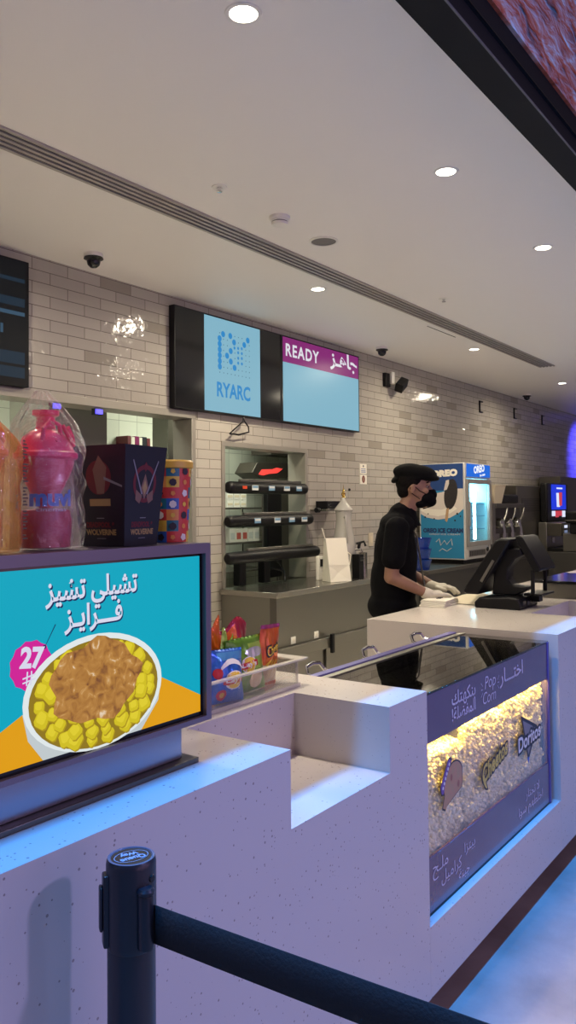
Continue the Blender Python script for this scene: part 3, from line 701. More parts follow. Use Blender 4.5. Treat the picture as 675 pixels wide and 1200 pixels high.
m = MB(); m.flat = True
for j, F in ((0, faceF(0)), (3, faceF(3))):
    s = lambda u0, v0, k=1.: (lambda u, v, d: F(u0+u, v0+v, d))
    m.text('WOLVERINE', s(.5, .115), .075, 'gold_print', .0006, .003, width=.66)
    m.text('DEADPOOL &', s(.5, .19), .07, 'red_print', .0006, .004, width=.62)
    m.poly([(.42, .275), (.58, .275), (.58, .283), (.42, .283)], F, .0006, 'grey_print'); m.poly([(.40, .075), (.60, .075), (.60, .081), (.40, .081)], F, .0006, 'grey_print')
    # abstract emblem in muted reds and golds (plain shapes only)
    if j == 0:
        m.poly(circ(.5, .62, .30, 28, .19), F, .0004, 'red_print'); m.poly(circ(.5, .62, .235, 28, .145), F, .0005, 'box_navy')
        for a in (-1, 1): 
            m.poly([(.5+a*.05, .52), (.5+a*.30, .86), (.5+a*.32, .85), (.5+a*.08, .51)], F, .0007, 'grey_print')
            m.poly([(.5+a*.06, .50), (.5+a*.22, .56), (.5+a*.24, .46), (.5+a*.12, .42)], F, .0007, 'tan_print')
        m.poly([(.5, .46), (.60, .58), (.5, .72), (.40, .58)], F, .0008, 'tan_print'); m.poly([(.5, .51), (.56, .58), (.5, .66), (.44, .58)], F, .0009, 'gold_print')
        m.poly([(.5, .74), (.56, .79), (.5, .84), (.44, .79)], F, .0008, 'red_print')
    else:
        m.poly([(.3, .40), (.72, .40), (.72, .47), (.3, .47)], F, .0005, 'gold_print'); m.poly(circ(.5, .68, .24, 24, .17), F, .0005, 'red_print'); m.poly([(.46, .52), (.60, .52), (.66, .78), (.52, .9), (.40, .76)], F, .0006, 'tan_print'); m.poly([(.6, .66), (.95, .58), (.95, .6), (.6, .69)], F, .0007, 'grey_print')
m.build('print', carton)
# patterned tub with a yellow lid
TX, TY = 1.405, 1.345
t = thing('popcorn_tub', (TX, TY, ZD), 'round tub with colourful checkered squares and yellow lid on the display', 'tub')
m = MB()
sq = ['sq_red', 'sq_teal', 'sq_yellow', 'sq_red', 'sq_blue', 'sq_orange', 'sq_teal', 'sq_red', 'sq_yellow', 'sq_teal', 'sq_red']
rr = random.Random(11); grid = {}
m.surf(lambda u, v: Vector((TX+(.043+.009*v)*math.cos(2*PI*u), TY+(.043+.009*v)*math.sin(2*PI*u), ZD+.001+.178*v)), 40, 14, lambda u, v: sq[(int(u*10)*3+int(v*7)*4+int(u*10)*int(v*7)) % 11])
m.lathe([(.043, .001), (.001, .001)], (TX, TY, ZD), 'sq_dark', 40, cap=False); tb = m.build('side_wall', t)
m = MB()
for i in range(10):
    for j in range(7):
        a = 2*PI*(i+.5)/10; v = (j+.5)/7; r = .0438+.009*v; c = Vector((TX+r*math.cos(a), TY+r*math.sin(a), ZD+.178*v)); ta_ = Vector((-math.sin(a), math.cos(a), 0)); k = ['sq_yellow', 'sq_dark', 'sq_orange', 'paper_white'][(i*5+j*3) % 4]
        w = .006+.003*((i+j) % 2); n_ = 5+((i*j) % 4)
        m.face([m.bm.verts.new(c+ta_*w*math.cos(2*PI*q_/n_+i)+Vector((0, 0, 1))*w*math.sin(2*PI*q_/n_+i)) for q_ in range(n_)], m.mi(k))
m.flat = True; m.build('shapes_print', tb)
m = MB(); m.lathe([(.052, .172), (.057, .174), (.057, .188), (.053, .192), (.046, .190), (.001, .189)], (TX, TY, ZD), 'yellow_lid', 40); m.build('lid', t)

# ------------------------------------------------------------------ crisp bags in the clear tray
t = thing('acrylic_tray', (1.85, 1.65, ZT), 'clear acrylic tray of crisp bags on the counter', 'tray')
m = MB(); a = 'acrylic'
tx0, tx1, ty0, ty1, tz = 1.60, 2.135, 1.49, 1.80, ZT
m.box(tx0, tx1, ty0, ty1, tz, tz+.005, a); m.build('bottom', t)
m = MB(); m.box(tx0, tx1, ty0, ty0+.005, tz+.005, tz+.085, a); m.box(tx0, tx1, ty1-.005, ty1, tz+.005, tz+.085, a); m.box(tx0, tx0+.005, ty0+.005, ty1-.005, tz+.005, tz+.085, a); m.box(tx1-.005, tx1, ty0+.005, ty1-.005, tz+.005, tz+.085, a); m.build('side_walls', t)
clear('acrylic_rim', (.9, .9, .9), milky=.38, milk=(.8, .77, .7), rough=.06)
m = MB()
for b in ((tx0-.03, tx1+.045, ty0-.012, ty0+.006), (tx0-.03, tx1+.045, ty1-.006, ty1+.012), (tx1-.004, tx1+.045, ty0+.006, ty1-.006), (tx0-.03, tx0+.004, ty0+.006, ty1-.006)): m.box(*b, tz+.083, tz+.088, 'acrylic_rim')
m.box(tx0, tx1+.012, ty0-.004, ty0, tz, tz+.012, 'acrylic_rim'); m.box(tx1-.002, tx1+.002, ty0-.002, ty0+.006, tz, tz+.085, 'acrylic_rim')
m.build('rim', t)
def foil(n, c, c2=None): P(n, c, .28, .35, coat=.3, bump=(22, .35), var=(18, c2) if c2 else None)
foil('foil_blue', (.02, .10, .48), (.03, .17, .62)); foil('foil_green', (.09, .22, .02), (.17, .33, .04)); foil('foil_orange', (.72, .17, .02), (.6, .08, .02)); foil('foil_red', (.4, .02, .04), (.25, .01, .06)); foil('foil_lime', (.28, .48, .04), (.4, .55, .1)); foil('foil_silver', (.5, .5, .48)); foil('foil_yellow', (.8, .5, .05)); foil('foil_tan', (.52, .38, .22), (.6, .5, .36)); foil('foil_cyan', (.1, .35, .7)); foil('foil_plum', (.25, .02, .12))
def crisp_bag(x, y, z, w, h, th, yawa, tilt, lean, label, art, seed, rise=.0):
    """pillow bag; art(bag surface mapper, MB) adds the print"""
    t = thing('crisp_bag', (x, y, z), label, 'crisp bag', 'bags of crisps in the clear tray')
    M = Matrix.Translation((x, y, z)) @ Matrix.Rotation(yawa, 4, 'Z') @ Matrix.Rotation(tilt, 4, 'X') @ Matrix.Rotation(lean, 4, 'Y')
    def S(u, v, d=0., side=1):
        a = (1-abs(u)**2.6)*max(0., math.sin(PI*min(max(v, .0), 1)))**.55
        n = noise.noise(Vector((u*2.2+seed, v*3.1, side)))*.009*a+noise.noise(Vector((u*6+seed, v*7, side)))*.0035*a
        crimp = .0022*math.sin(u*46)*(1 if (v < .05 or v > .93) else 0)
        hw = w/2*(1-.06*math.sin(PI*v)+.03*noise.noise(Vector((v*4, seed, 0))))
        zz = h*v+rise*.02*math.sin(u*3+seed)*(v > .7)
        return M @ Vector((u*hw, -side*(th/2*a+n*side+d)+crimp, zz))
    m = MB()
    base, top, bot = art[0]
    mf = lambda u, v: top if v > .93 else bot if v < .07 else base(u*2-1, v) if callable(base) else base
    m.surf(lambda u, v: S(u*2-1, v), 30, 34, mf); m.surf(lambda u, v: S(u*2-1, v, 0, -1), 20, 24, mf)
    bmesh.ops.remove_doubles(m.bm, verts=m.bm.verts[:], dist=.0004); m.flat = True
    pk = m.build('pouch', t, angle=60)
    if len(art) > 1:
        m = MB(); m.flat = True; art[1](lambda u, v, d: S(u, v, .0018+d), m); m.build('logo', pk)
    return t
def dsk(m, F, cu, cv, ru, rv, mat, d, n=22):
    # disc cut in strips so that it follows the pouch
    N = 8
    for i in range(N):
        a0, a1 = -1+2*i/N, -1+2*(i+1)/N; h0, h1 = math.sqrt(max(0, 1-a0*a0)), math.sqrt(max(0, 1-a1*a1)); K = 6
        for k in range(K):
            s0, s1 = -1+2*k/K, -1+2*(k+1)/K
            try: m.quad([F(cu+ru*a0, cv+rv*h0*s0, d), F(cu+ru*a1, cv+rv*h1*s0, d), F(cu+ru*a1, cv+rv*h1*s1, d), F(cu+ru*a0, cv+rv*h0*s1, d)], mat)
            except Exception: pass
P('ink_red', (.6, .02, .03), .4); P('ink_white', (.85, .83, .8), .45); P('ink_yellow', (.85, .55, .04), .4); P('ink_black', (.01, .01, .012), .4); P('ink_navy', (.02, .06, .3), .4)
def lays(m, F, cu, cv, ru, rv):
    dsk(m, F, cu, cv, ru*1.12, rv*1.12, 'ink_white', .0004); dsk(m, F, cu, cv, ru, rv, 'ink_yellow', .0008)
    N = 8
    for k in range(N):
        u0, u1 = -1+2*k/N, -1+2*(k+1)/N; c = lambda q: cv+.12*rv*math.sin(q*3)
        m.quad([F(cu+ru*1.25*u0, c(u0)-rv*.42, .0012), F(cu+ru*1.25*u1, c(u1)-rv*.42, .0012), F(cu+ru*1.25*u1, c(u1)+rv*.42, .0012), F(cu+ru*1.25*u0, c(u0)+rv*.42, .0012)], 'ink_red')
    m.text("Lay's", lambda u, v, d: F(cu+u, cv-rv*.26+v, d), rv*.95, 'ink_white', .0017, .004, width=ru*2.0)
def art_blue(F, m):
    lays(m, F, .12, .42, .50, .155)
    for k in range(9):
        a0, a1 = 2.5-k*.22, 2.5-(k+1)*.22
        m.quad([F(.1+.82*math.cos(a0), .42+.30*math.sin(a0), .0005), F(.1+.82*math.cos(a1), .42+.30*math.sin(a1), .0005), F(.1+.82*math.cos(a1), .46+.36*math.sin(a1), .0005), F(.1+.82*math.cos(a0), .46+.36*math.sin(a0), .0005)], 'ink_white')
    dsk(m, F, -.68, .56, .22, .10, 'ink_red', .0006); dsk(m, F, -.5, .16, .25, .10, 'ink_red', .0006); dsk(m, F, -.5, .16, .12, .05, 'foil_yellow', .0010)
    for v in (.30, .25): m.quad([F(-.05, v-.012, .0006), F(.55, v-.012, .0006), F(.55, v, .0006), F(-.05, v, .0006)], 'ink_white')
def art_green(F, m):
    lays(m, F, -.12, .52, .40, .13); dsk(m, F, .25, .72, .5, .09, 'foil_silver', .0005); dsk(m, F, .3, .22, .42, .15, 'foil_tan', .0005)
def art_cheese(F, m):
    m.text('Cheetos', lambda u, v, d: F(u, .55+v+.10*u, d), .22, 'ink_black', .0006, .024, width=1.3); m.text('Cheetos', lambda u, v, d: F(u, .555+v+.10*u, d), .21, 'ink_yellow', .0014, .004, width=1.16)
    dsk(m, F, .1, .22, .65, .12, 'foil_tan', .0004)
    for k in range(3): m.quad([F(-.6+.35*k, .36, .0006), F(-.3+.35*k, .44, .0006), F(-.2+.35*k, .41, .0006), F(-.5+.35*k, .33, .0006)], 'foil_yellow')
ZB = ZT+.006
crisp_bag(1.832, 1.530, ZB, .145, .152, .055, -.08, -.10, .05, 'blue crisp bag standing at the front of the clear tray', ((lambda u, v: 'foil_cyan' if v > .80 and u > -.6 else 'foil_blue', 'foil_blue', 'foil_blue'), art_blue), 1)
crisp_bag(1.966, 1.560, ZB, .172, .168, .05, -.05, -.05, -.02, 'green crisp bag in the middle of the clear tray with red logo', ((lambda u, v: 'foil_green' if u < .0 or v > .88 or v < .4 else 'foil_lime', 'foil_green', 'foil_green'), art_green), 5)
crisp_bag(2.076, 1.572, ZB, .125, .192, .04, .12, .06, .06, 'orange crisp bag with black-edged logo at the right end of the tray', ((lambda u, v: 'foil_orange' if v > .36 else 'foil_tan', 'foil_plum', 'foil_orange'), art_cheese), 9)
crisp_bag(1.985, 1.645, ZB, .150, .20, .045, .0, .02, .04, 'red and orange crisp bag standing behind the green one', ((lambda u, v: 'foil_orange' if u < .1 else 'foil_red', 'foil_red', 'foil_orange'), ), 13, 1.)
crisp_bag(1.885, 1.632, ZB, .12, .215, .045, .1, .0, -.08, 'orange crisp bag with peaked top behind the blue one', ((lambda u, v: 'foil_orange', 'foil_orange', 'foil_orange'), ), 17, 1.)
crisp_bag(1.77, 1.66, ZB, .15, .20, .045, .0, .0, .03, 'lime green crisp bag at the back left of the tray', ((lambda u, v: 'foil_lime' if u > -.3 else 'foil_green', 'foil_green', 'foil_lime'), ), 21)
crisp_bag(1.72, 1.585, ZB, .14, .165, .045, .0, -.03, -.03, 'blue crisp bag half hidden behind the display frame', ((lambda u, v: 'foil_cyan' if v > .7 else 'foil_blue', 'foil_blue', 'foil_blue'), ), 25)
crisp_bag(1.875, 1.588, ZB, .09, .182, .025, .3, .02, .25, 'lime crisp bag leaning between the blue and green bags', ((lambda u, v: 'foil_lime' if v > .5 else 'foil_green', 'foil_lime', 'foil_lime'), ), 29, 1.)

# ------------------------------------------------------------------ stainless back counter
t = thing('steel_counter', (6.8, 4.25, 0), 'brushed steel back counter under the food warmer', 'counter')
m = MB(); m.box(5.37, 8.0, 3.94, 4.555, .853, .90, 'steel'); m.build('worktop', t, .004)
m = MB(); m.box(5.39, 8.0, 3.965, 4.55, .44, .853, 'steel_satin'); m.build('body_panel', t, .003)
m = MB(); m.box(5.39, 8.0, 3.93, 4.55, .345, .44, 'steel_satin'); m.build('ledge', t, .004)
m = MB(); m.box(5.41, 8.0, 4.02, 4.55, .0, .345, 'steel_dark'); m.build('base_cabinet', t, .003)
for x0, x1 in ((5.44, 6.13), (6.19, 6.95), (6.98, 7.7)):
    m = MB(); m.box(x0, x1, 4.0, 4.02, .04, .335, 'steel_satin'); m.build('door', t, .003)
m = MB(); m.box(6.14, 6.18, 3.90, 3.93, .30, .47, 'black_plastic'); m.build('door_handle', t, .006)
m = MB(); m.box(5.388, 5.392, 3.965, 4.03, .44, .853, 'steel_dark'); m.build('corner_strip', t)
for x in (5.62, 5.97):
    m = MB(); m.box(x-.032, x+.032, 3.957, 3.965, .452, .51, 'white_plastic'); m.box(x-.012, x+.012, 3.953, 3.957, .468, .495, 'paper_white'); m.build('switch_plate', t, .002)
t = thing('dark_counter', (10, 4.2, 0), 'dark back counter carrying the ice cream freezer and drink machines', 'counter')
m = MB(); m.box(8.003, 18, 3.86, 4.555, .86, .90, 'steel_dark'); m.build('worktop', t, .004)
P('counter_dark', (.035, .032, .03), .45)
m = MB(); m.box(8.003, 18, 3.9, 4.55, .08, .86, 'counter_dark'); m.build('front_panel', t, .003)
m = MB(); m.box(8.003, 18, 3.97, 4.55, .004, .08, 'black_plastic'); m.build('plinth', t)
# counter inside the large hatch
t = thing('hatch_counter', (3.5, 4.9, .8), 'steel shelf counter inside the wide kitchen hatch', 'counter')
m = MB(); m.box(2.0, 5.06, 4.57, 5.0, .885, .90, 'steel'); m.build('worktop', t)

# ------------------------------------------------------------------ food warmer in the small hatch
t = thing('food_warmer', (6.05, 4.6, .9), 'black three-tier heated food display in the small kitchen hatch', 'food warmer')
P('tag_blue', (.14, .28, .42), .4); P('tag_white', (.6, .62, .6), .4); P('tag_red', (.6, .06, .02), .4)
for k, (z, xr, y) in enumerate(((1.775, 6.66, 4.53), (1.48, 6.69, 4.49), (1.165, 6.74, 4.45))):
    m = MB(); MXc = Matrix.Rotation(PI/2, 4, 'Y')
    x0 = (5.45, 5.40, 5.345)[k]; ln = xr-x0
    prof = [(.001, 0), (.035, .004), (.050, .02), (.054, .045), (.054, ln-.045), (.050, ln-.02), (.035, ln-.004), (.001, ln)]
    m.lathe(prof, (x0, y, z), 'black_plastic', 24, MXc); bar = m.build('front_bar', t)
    m = MB(); m.box(5.50, 6.62, y+.02, 5.05, z-.012, z+.0, 'shelf_glass'); m.build('shelf', t)
    m = MB(); m.box(5.62, xr-.10, y-.02, y+.012, z+.052, z+.075, 'steel_satin'); m.build('shelf_edge', t, .003)
    if k < 2:
        for q_, x in enumerate((5.78, 6.03, 6.27, 6.47) if k == 0 else (5.76, 6.06, 6.29, 6.50)):
            m = MB(); m.box(x-.045, x+.045, y-.0575, y-.053, z-.022, z+.022, 'tag_blue' if (q_+k) % 2 else 'tag_white'); m.box(x-.04, x+.04, y-.0585, y-.0575, z-.002, z+.018, 'tag_white' if (q_+k) % 2 else 'tag_blue'); m.build('price_tag', bar)
    if k == 0:
        m = MB(); m.box(5.60, 5.66, y-.058, y-.053, z-.012, z+.014, 'tag_red'); m.build('indicator', bar)
for x in (6.45,):
    m = MB(); m.box(x, x+.24, 4.84, 4.9, .90, 1.80, 'black_plastic'); m.build('back_post', t, .01)
m = MB(); m.box(5.50, 5.56, 5.0, 5.06, .90, 1.80, 'black_plastic'); m.build('back_post', t, .01)
for x in (5.66, 6.02):
    m = MB(); m.box(x, x+.09, 4.56, 4.64, .90, 1.14, 'black_plastic'); m.build('leg', t, .008)
m = MB(); m.tube([(6.2, 4.6, 1.12), (6.26, 4.55, 1.06), (6.25, 4.5, .98), (6.22, 4.47, .91)], .010, 'black_plastic', 8); m.tube([(6.05, 4.6, 1.0), (6.15, 4.56, 1.03), (6.25, 4.52, 1.0)], .01, 'black_plastic', 8); m.build('power_cord', t)
# things seen through the small hatch
t = thing('heat_lamp', (7.6, 5.5, 1.95), 'dark heat lamp hood glowing red behind the food warmer', 'heat lamp')
m = MB(); m.prism([(7.05, 1.98), (7.15, 2.10), (7.95, 2.12), (8.05, 2.0), (7.9, 1.95), (7.2, 1.92)], XZ(5.5), -.25, 0, 'steel_dark'); m.build('hood', t, .004)
P('red_glow', (.6, .05, .04), .4, emit=(1., .06, .05), es=.9)
m = MB(); m.flat = True
m.poly([(7.16, 1.965), (7.22, 2.02), (7.42, 2.03), (7.50, 2.05), (7.62, 2.04), (7.52, 1.99), (7.35, 1.975), (7.25, 1.955)], XZ(5.5), .003, 'red_glow'); m.poly([(7.74, 2.01), (7.82, 2.04), (7.95, 2.05), (7.9, 2.01)], XZ(5.5), .003, 'red_glow'); m.build('lit_element', t)
t = thing('steel_cupboard', (7.9, 5.3, 0), 'dark steel cupboard seen at the right inside the small hatch', 'cupboard')
m = MB(); m.box(7.15, 8.6, 5.25, 5.45, 0, 1.9, 'steel_dark'); m.build('body', t, .004)
m = MB(); m.box(7.17, 7.85, 5.235, 5.25, .1, 1.88, 'steel_satin'); m.build('door', t, .004)
m = MB(); m.box(7.42, 8.6, 5.51, 5.8, 2.2, 2.95, 'steel_dark'); tag(m.build('exhaust_duct'), 'dark steel duct above the heat lamp in the small hatch', 'duct')
t = thing('storage_shelf', (6.7, 5.6, 0), 'steel shelf rack holding small white boxes behind the food warmer', 'shelf')
for z in (1.60, 1.23, .93):
    m = MB(); m.box(6.1, 7.3, 5.45, 5.85, z-.02, z, 'steel_satin'); m.build('shelf', t, .002)
for x in (6.1, 7.28):
    m = MB(); m.box(x, x+.02, 5.83, 5.85, 0, 1.9, 'steel'); m.build('upright', t)
n = 0
for z, w, h in ((1.602, .10, .075), (1.682, .10, .085)):
    for k in range(3):
        m = MB(); m.box(6.62+k*.112, 6.62+k*.112+w, 5.5, 5.6, z, z+h, 'white_plastic'); m.box(6.63+k*.112, 6.61+k*.112+w, 5.498, 5.5, z+h*.3, z+h*.6, 'paper_cream')
        n += 1; tag(m.build('small_box', bevel=.003), 'small white box, %s in the %s row behind the food warmer' % (('left', 'middle', 'right')[k], 'lower' if z < 1.6 else 'upper'), 'box', 'white boxes behind the food warmer')
P('box_red', (.5, .1, .08), .5)
for k in range(5):
    m = MB(); m.box(6.66+k*.105, 6.75+k*.105, 5.5, 5.6, 1.232, 1.232+.14-.01*(k % 2), 'white_plastic'); m.box(6.67+k*.105, 6.74+k*.105, 5.498, 5.5, 1.26, 1.33, 'box_red' if k in (1, 2) else 'tag_white')
    tag(m.build('condiment_box', bevel=.003), '%s upright condiment box from the left behind the food warmer' % ('first', 'second', 'third', 'fourth', 'fifth')[k], 'box', 'condiment boxes behind the food warmer')
t = thing('wall_equipment', (6.6, 6.1, 2.0), 'tan and black equipment on the kitchen wall at top left of the small hatch', 'wall equipment')
m = MB(); m.box(6.82, 7.10, 5.95, 6.2, 2.23, 2.5, 'paper_cream'); m.build('casing', t, .01)
m = MB(); m.box(6.92, 7.06, 5.90, 5.95, 1.9, 2.35, 'black_plastic'); m.build('front_unit', t, .01)
# things seen through the wide hatch
t = thing('steel_hood', (4.3, 5.2, 2.2), 'grey steel extractor panel inside the wide hatch above the pink cup', 'extractor')
m = MB(); m.box(4.02, 4.60, 5.1, 5.6, .0, 2.95, 'steel_satin'); m.build('panel', t, .004)
m = MB(); m.box(5.32, 5.9, 5.1, 5.3, .0, 2.95, 'steel_satin'); tag(m.build('steel_column', bevel=.004), 'grey steel column at the right inside the wide hatch', 'column')
t = thing('book_shelf', (5.85, 6.1, 2.1), 'narrow white shelf on the kitchen wall carrying binders', 'shelf')
m = MB(); m.box(5.55, 6.3, 5.98, 6.2, 2.10, 2.125, 'white_plastic'); m.build('board', t)
for k, (c, w) in enumerate((('red_print', .045), ('paper_white', .05), ('foil_plum', .055), ('paper_white', .04), ('box_navy', .06), ('red_print', .045))):
    x = 5.70+sum((.045, .05, .055, .04, .06, .045)[:k])+.004*k
    m = MB(); m.box(x, x+w, 6.02, 6.19, 2.126, 2.33-.01*(k % 2), c)
    tag(m.build('ring_binder', bevel=.003), '%s binder from the left on the kitchen shelf above the popcorn box' % ('first', 'second', 'third', 'fourth', 'fifth', 'sixth')[k], 'binder', 'binders on the kitchen shelf')
# kitchen ceiling lamps (behind the wall)
P('kitchen_lamp', (.9, .9, .8), .5, emit=(.92, 1., .80), es=3)
for x in (3.2, 6.4):
    t = thing('kitchen_light', (x, 5.12, 2.95), 'white kitchen ceiling light panel behind the %s hatch' % ('wide' if x < 5 else 'small'), 'ceiling light')
    m = MB(); m.box(x-.3, x+.3, 4.95, 5.3, 2.935, 2.95, 'kitchen_lamp'); m.build('diffuser', t)
    L = bpy.data.lights.new('kitchen_lamp', 'AREA'); L.shape = 'RECTANGLE'; L.size = .9; L.size_y = .4; L.energy = 34; L.color = (.95, 1., .82)
    o = bpy.data.objects.new('kitchen_lamp', L); COL.objects.link(o); o.parent = t; o.location = (0, 0, -.03)

# ------------------------------------------------------------------ urn, bag and small things on the steel counter
UX, UY = 6.87, 4.22
P('urn_white', (.40, .385, .35), .22, coat=.5)
P('brass', (.75, .5, .12), .2, 1.)
t = thing('coffee_urn', (UX, UY, .9), 'tall white waisted coffee urn with brass finial on the steel counter', 'urn')
m = MB(); m.lathe([(.001, 0), (.085, 0), (.092, .02), (.085, .05), (.09, .10), (.108, .18), (.118, .25), (.117, .32), (.10, .41), (.082, .50), (.074, .57), (.077, .63), (.082, .655), (.001, .655)], (UX, UY, .9), 'urn_white', 40); m.build('body', t)
m = MB(); m.lathe([(.001, .655), (.089, .656), (.094, .666), (.090, .676), (.072, .70), (.045, .73), (.024, .765), (.016, .785), (.001, .788)], (UX, UY, .9), 'urn_white', 40); ld = m.build('lid', t)
m = MB(); m.lathe([(.012, .78), (.018, .79), (.010, .80), (.021, .815), (.020, .832), (.008, .845), (.011, .855), (.004, .875), (.001, .92)], (UX, UY, .9), 'brass', 20); m.build('finial', ld)
m = MB(); m.tube([(UX-.065, UY-.05, 1.49), (UX-.10, UY-.085, 1.51), (UX-.105, UY-.09, 1.46), (UX-.09, UY-.085, 1.36), (UX-.085, UY-.09, 1.28), (UX-.08, UY-.07, 1.23)], .010, 'urn_white', 10); m.build('handle', t)
m = MB(); m.tube([(UX+.03, UY-.105, 1.18), (UX+.05, UY-.16, 1.18), (UX+.055, UY-.17, 1.15)], .013, 'chrome', 10); m.tube([(UX+.045, UY-.14, 1.19), (UX+.05, UY-.15, 1.25)], .016, 'black_plastic', 10); m.tube([(UX+.035, UY-.12, 1.235), (UX+.065, UY-.19, 1.255), (UX+.07, UY-.205, 1.21)], .012, 'black_plastic', 8); m.build('tap', t)
t = thing('paper_bag', (6.53, 4.1, .9), 'white paper carrier bag with triangular bottom fold in front of the urn', 'paper bag')
m = MB()
B0 = [(6.355, 4.05), (6.565, 3.955), (6.65, 4.10), (6.44, 4.20)]; T0 = [(6.37, 4.11), (6.58, 4.02), (6.60, 4.05), (6.39, 4.145)]
zb_, zt_ = .902, 1.305
bv = [Vector((*p, zb_)) for p in B0]; tv_ = [Vector((*p, zt_)) for p in T0]; mid = [b.lerp(tt, .38) for b, tt in zip(bv, tv_)]
fm = (bv[0]+bv[1])/2; apex = fm+Vector((0.0, .03, .085))
for j in (1, 2, 3):
    k = (j+1) % 4; m.quad([bv[j], bv[k], mid[k], mid[j]], 'paper_white'); m.quad([mid[j], mid[k], tv_[k], tv_[j]], 'paper_white')
m.quad([bv[0], bv[1], apex], 'paper_white'); m.quad([bv[0], apex, mid[0]], 'paper_white'); m.quad([apex, bv[1], mid[1]], 'paper_white'); m.quad([apex, mid[1], mid[0]], 'paper_white'); m.quad([mid[0], mid[1], tv_[1], tv_[0]], 'paper_white'); m.quad(bv, 'paper_white')
m.build('pouch', t, angle=5)
m = MB(); m.tube([(6.38, 4.12, 1.29), (6.36, 4.13, 1.36), (6.34, 4.13, 1.40)], .005, 'paper_white', 6); m.tube([(6.60, 4.03, 1.18), (6.665, 4.02, 1.14), (6.66, 4.03, 1.05), (6.62, 4.04, 1.03)], .005, 'paper_white', 6); m.build('handle', t)
t = thing('order_holder', (6.53, 4.28, .9), 'white clip holder with dark label leaning behind the paper bag', 'holder')
m = MB(); m.box(6.48, 6.59, 4.26, 4.30, .902, 1.13, 'white_plastic'); m.build('stand', t, .01)
m = MB(); m.box(6.50, 6.57, 4.256, 4.26, 1.03, 1.10, 'black_plastic'); m.build('label_plate', t)
m = MB(); m.box(6.82, 6.91, 4.02, 4.10, .90, 1.135, 'black_plastic'); m.box(6.83, 6.90, 4.017, 4.02, 1.07, 1.11, 'black_gloss'); tag(m.build('black_canister', bevel=.012), 'black square canister on the steel counter beneath the urn tap', 'canister')
t = thing('sanitizer_bottle', (7.40, 4.42, .9), 'white squeeze bottle with blue label right of the black canister', 'bottle')
m = MB(); m.lathe([(.001, 0), (.032, .002), (.034, .01), (.034, .12), (.028, .15), (.013, .17), (.012, .175)], (7.40, 4.42, .9), 'white_plastic', 24); m.build('body', t)
m = MB(); m.lathe([(.013, .168), (.013, .20), (.008, .205), (.001, .206)], (7.40, 4.42, .9), 'white_plastic', 16); m.build('cap', t)
m = MB(); m.lathe([(.0346, .03), (.0346, .10)], (7.40, 4.42, .9), 'ink_navy', 24, cap=False); m.build('label', t)
m = MB(); m.lathe([(.001, 0), (.045, 0), (.045, .20), (.048, .205), (.043, .205), (.042, .01), (.001, .01)], (7.58, 4.42, .9), 'steel', 28); tag(m.build('steel_canister'), 'round brushed steel canister next to the worker', 'canister')
t = thing('wall_shelf', (6.9, 4.5, 1.57), 'short steel shelf on the tile wall beside the food warmer', 'shelf')
m = MB(); m.box(6.78, 7.16, 4.36, 4.56, 1.555, 1.575, 'steel'); m.build('board', t, .003)
m = MB(); m.lathe([(.001, 0), (.025, .002), (.025, .05), (.001, .052)], (6.74, 4.46, 1.565), 'black_plastic', 16, Matrix.Rotation(PI/2, 4, 'Y')); m.build('end_cap', t)
m = MB(); m.box(6.86, 7.12, 4.40, 4.54, 1.575, 1.655, 'black_plastic'); m.box(6.88, 7.10, 4.397, 4.40, 1.60, 1.63, 'black_gloss'); tag(m.build('receipt_printer', bevel=.008), 'black receipt printer resting on the small wall shelf', 'printer')
t = thing('wall_notice', (7.85, YW, 1.84), 'narrow white hygiene notice on the tile wall left of the worker', 'sign')
m = MB(); m.box(7.77, 7.93, YW-.006, YW, 1.845, 2.07, 'paper_white'); m.build('board', t)
m = MB(); m.flat = True; F = XZ(YW-.006)
m.poly([(7.772, 1.952), (7.928, 1.952), (7.928, 1.958), (7.772, 1.958)], F, .0006, 'st_dark'); m.poly(circ(7.85, 1.90, .035, 16, .042), F, .0008, 'red_print'); m.poly(circ(7.85, 1.90, .02, 12, .03), F, .0012, 'skin')
m.poly(circ(7.85, 2.045, .014, 10), F, .0008, 'st_dark')
for z in (2.01, 1.99, 1.975): m.poly([(7.80, z), (7.90, z), (7.90, z+.007), (7.80, z+.007)], F, .0008, 'ink_navy')
for a in (7.772, 7.925): m.poly([(a, 1.847), (a+.004, 1.847), (a+.004, 2.068), (a, 2.068)], F, .0007, 'st_dark')
m.build('print', t)
for x, z, lab in ((7.55, 1.78, 'upper'), (7.545, 1.485, 'lower')):
    m = MB(); m.lathe([(.016, 0), (.014, .012), (.001, .014)], (x, YW, z), 'black_plastic', 14, Matrix.Rotation(PI/2, 4, 'X')); tag(m.build('wall_plug'), '%s small black plug in the tile wall above the urn tap' % lab, 'wall plug')
m = MB(); m.box(7.95, 8.05, YW-.01, YW, 1.15, 1.30, 'cream_plastic'); m.box(7.975, 8.025, YW-.014, YW-.01, 1.19, 1.26, 'paper_cream'); tag(m.build('wall_socket', bevel=.003), 'cream wall socket just left of the worker', 'socket')

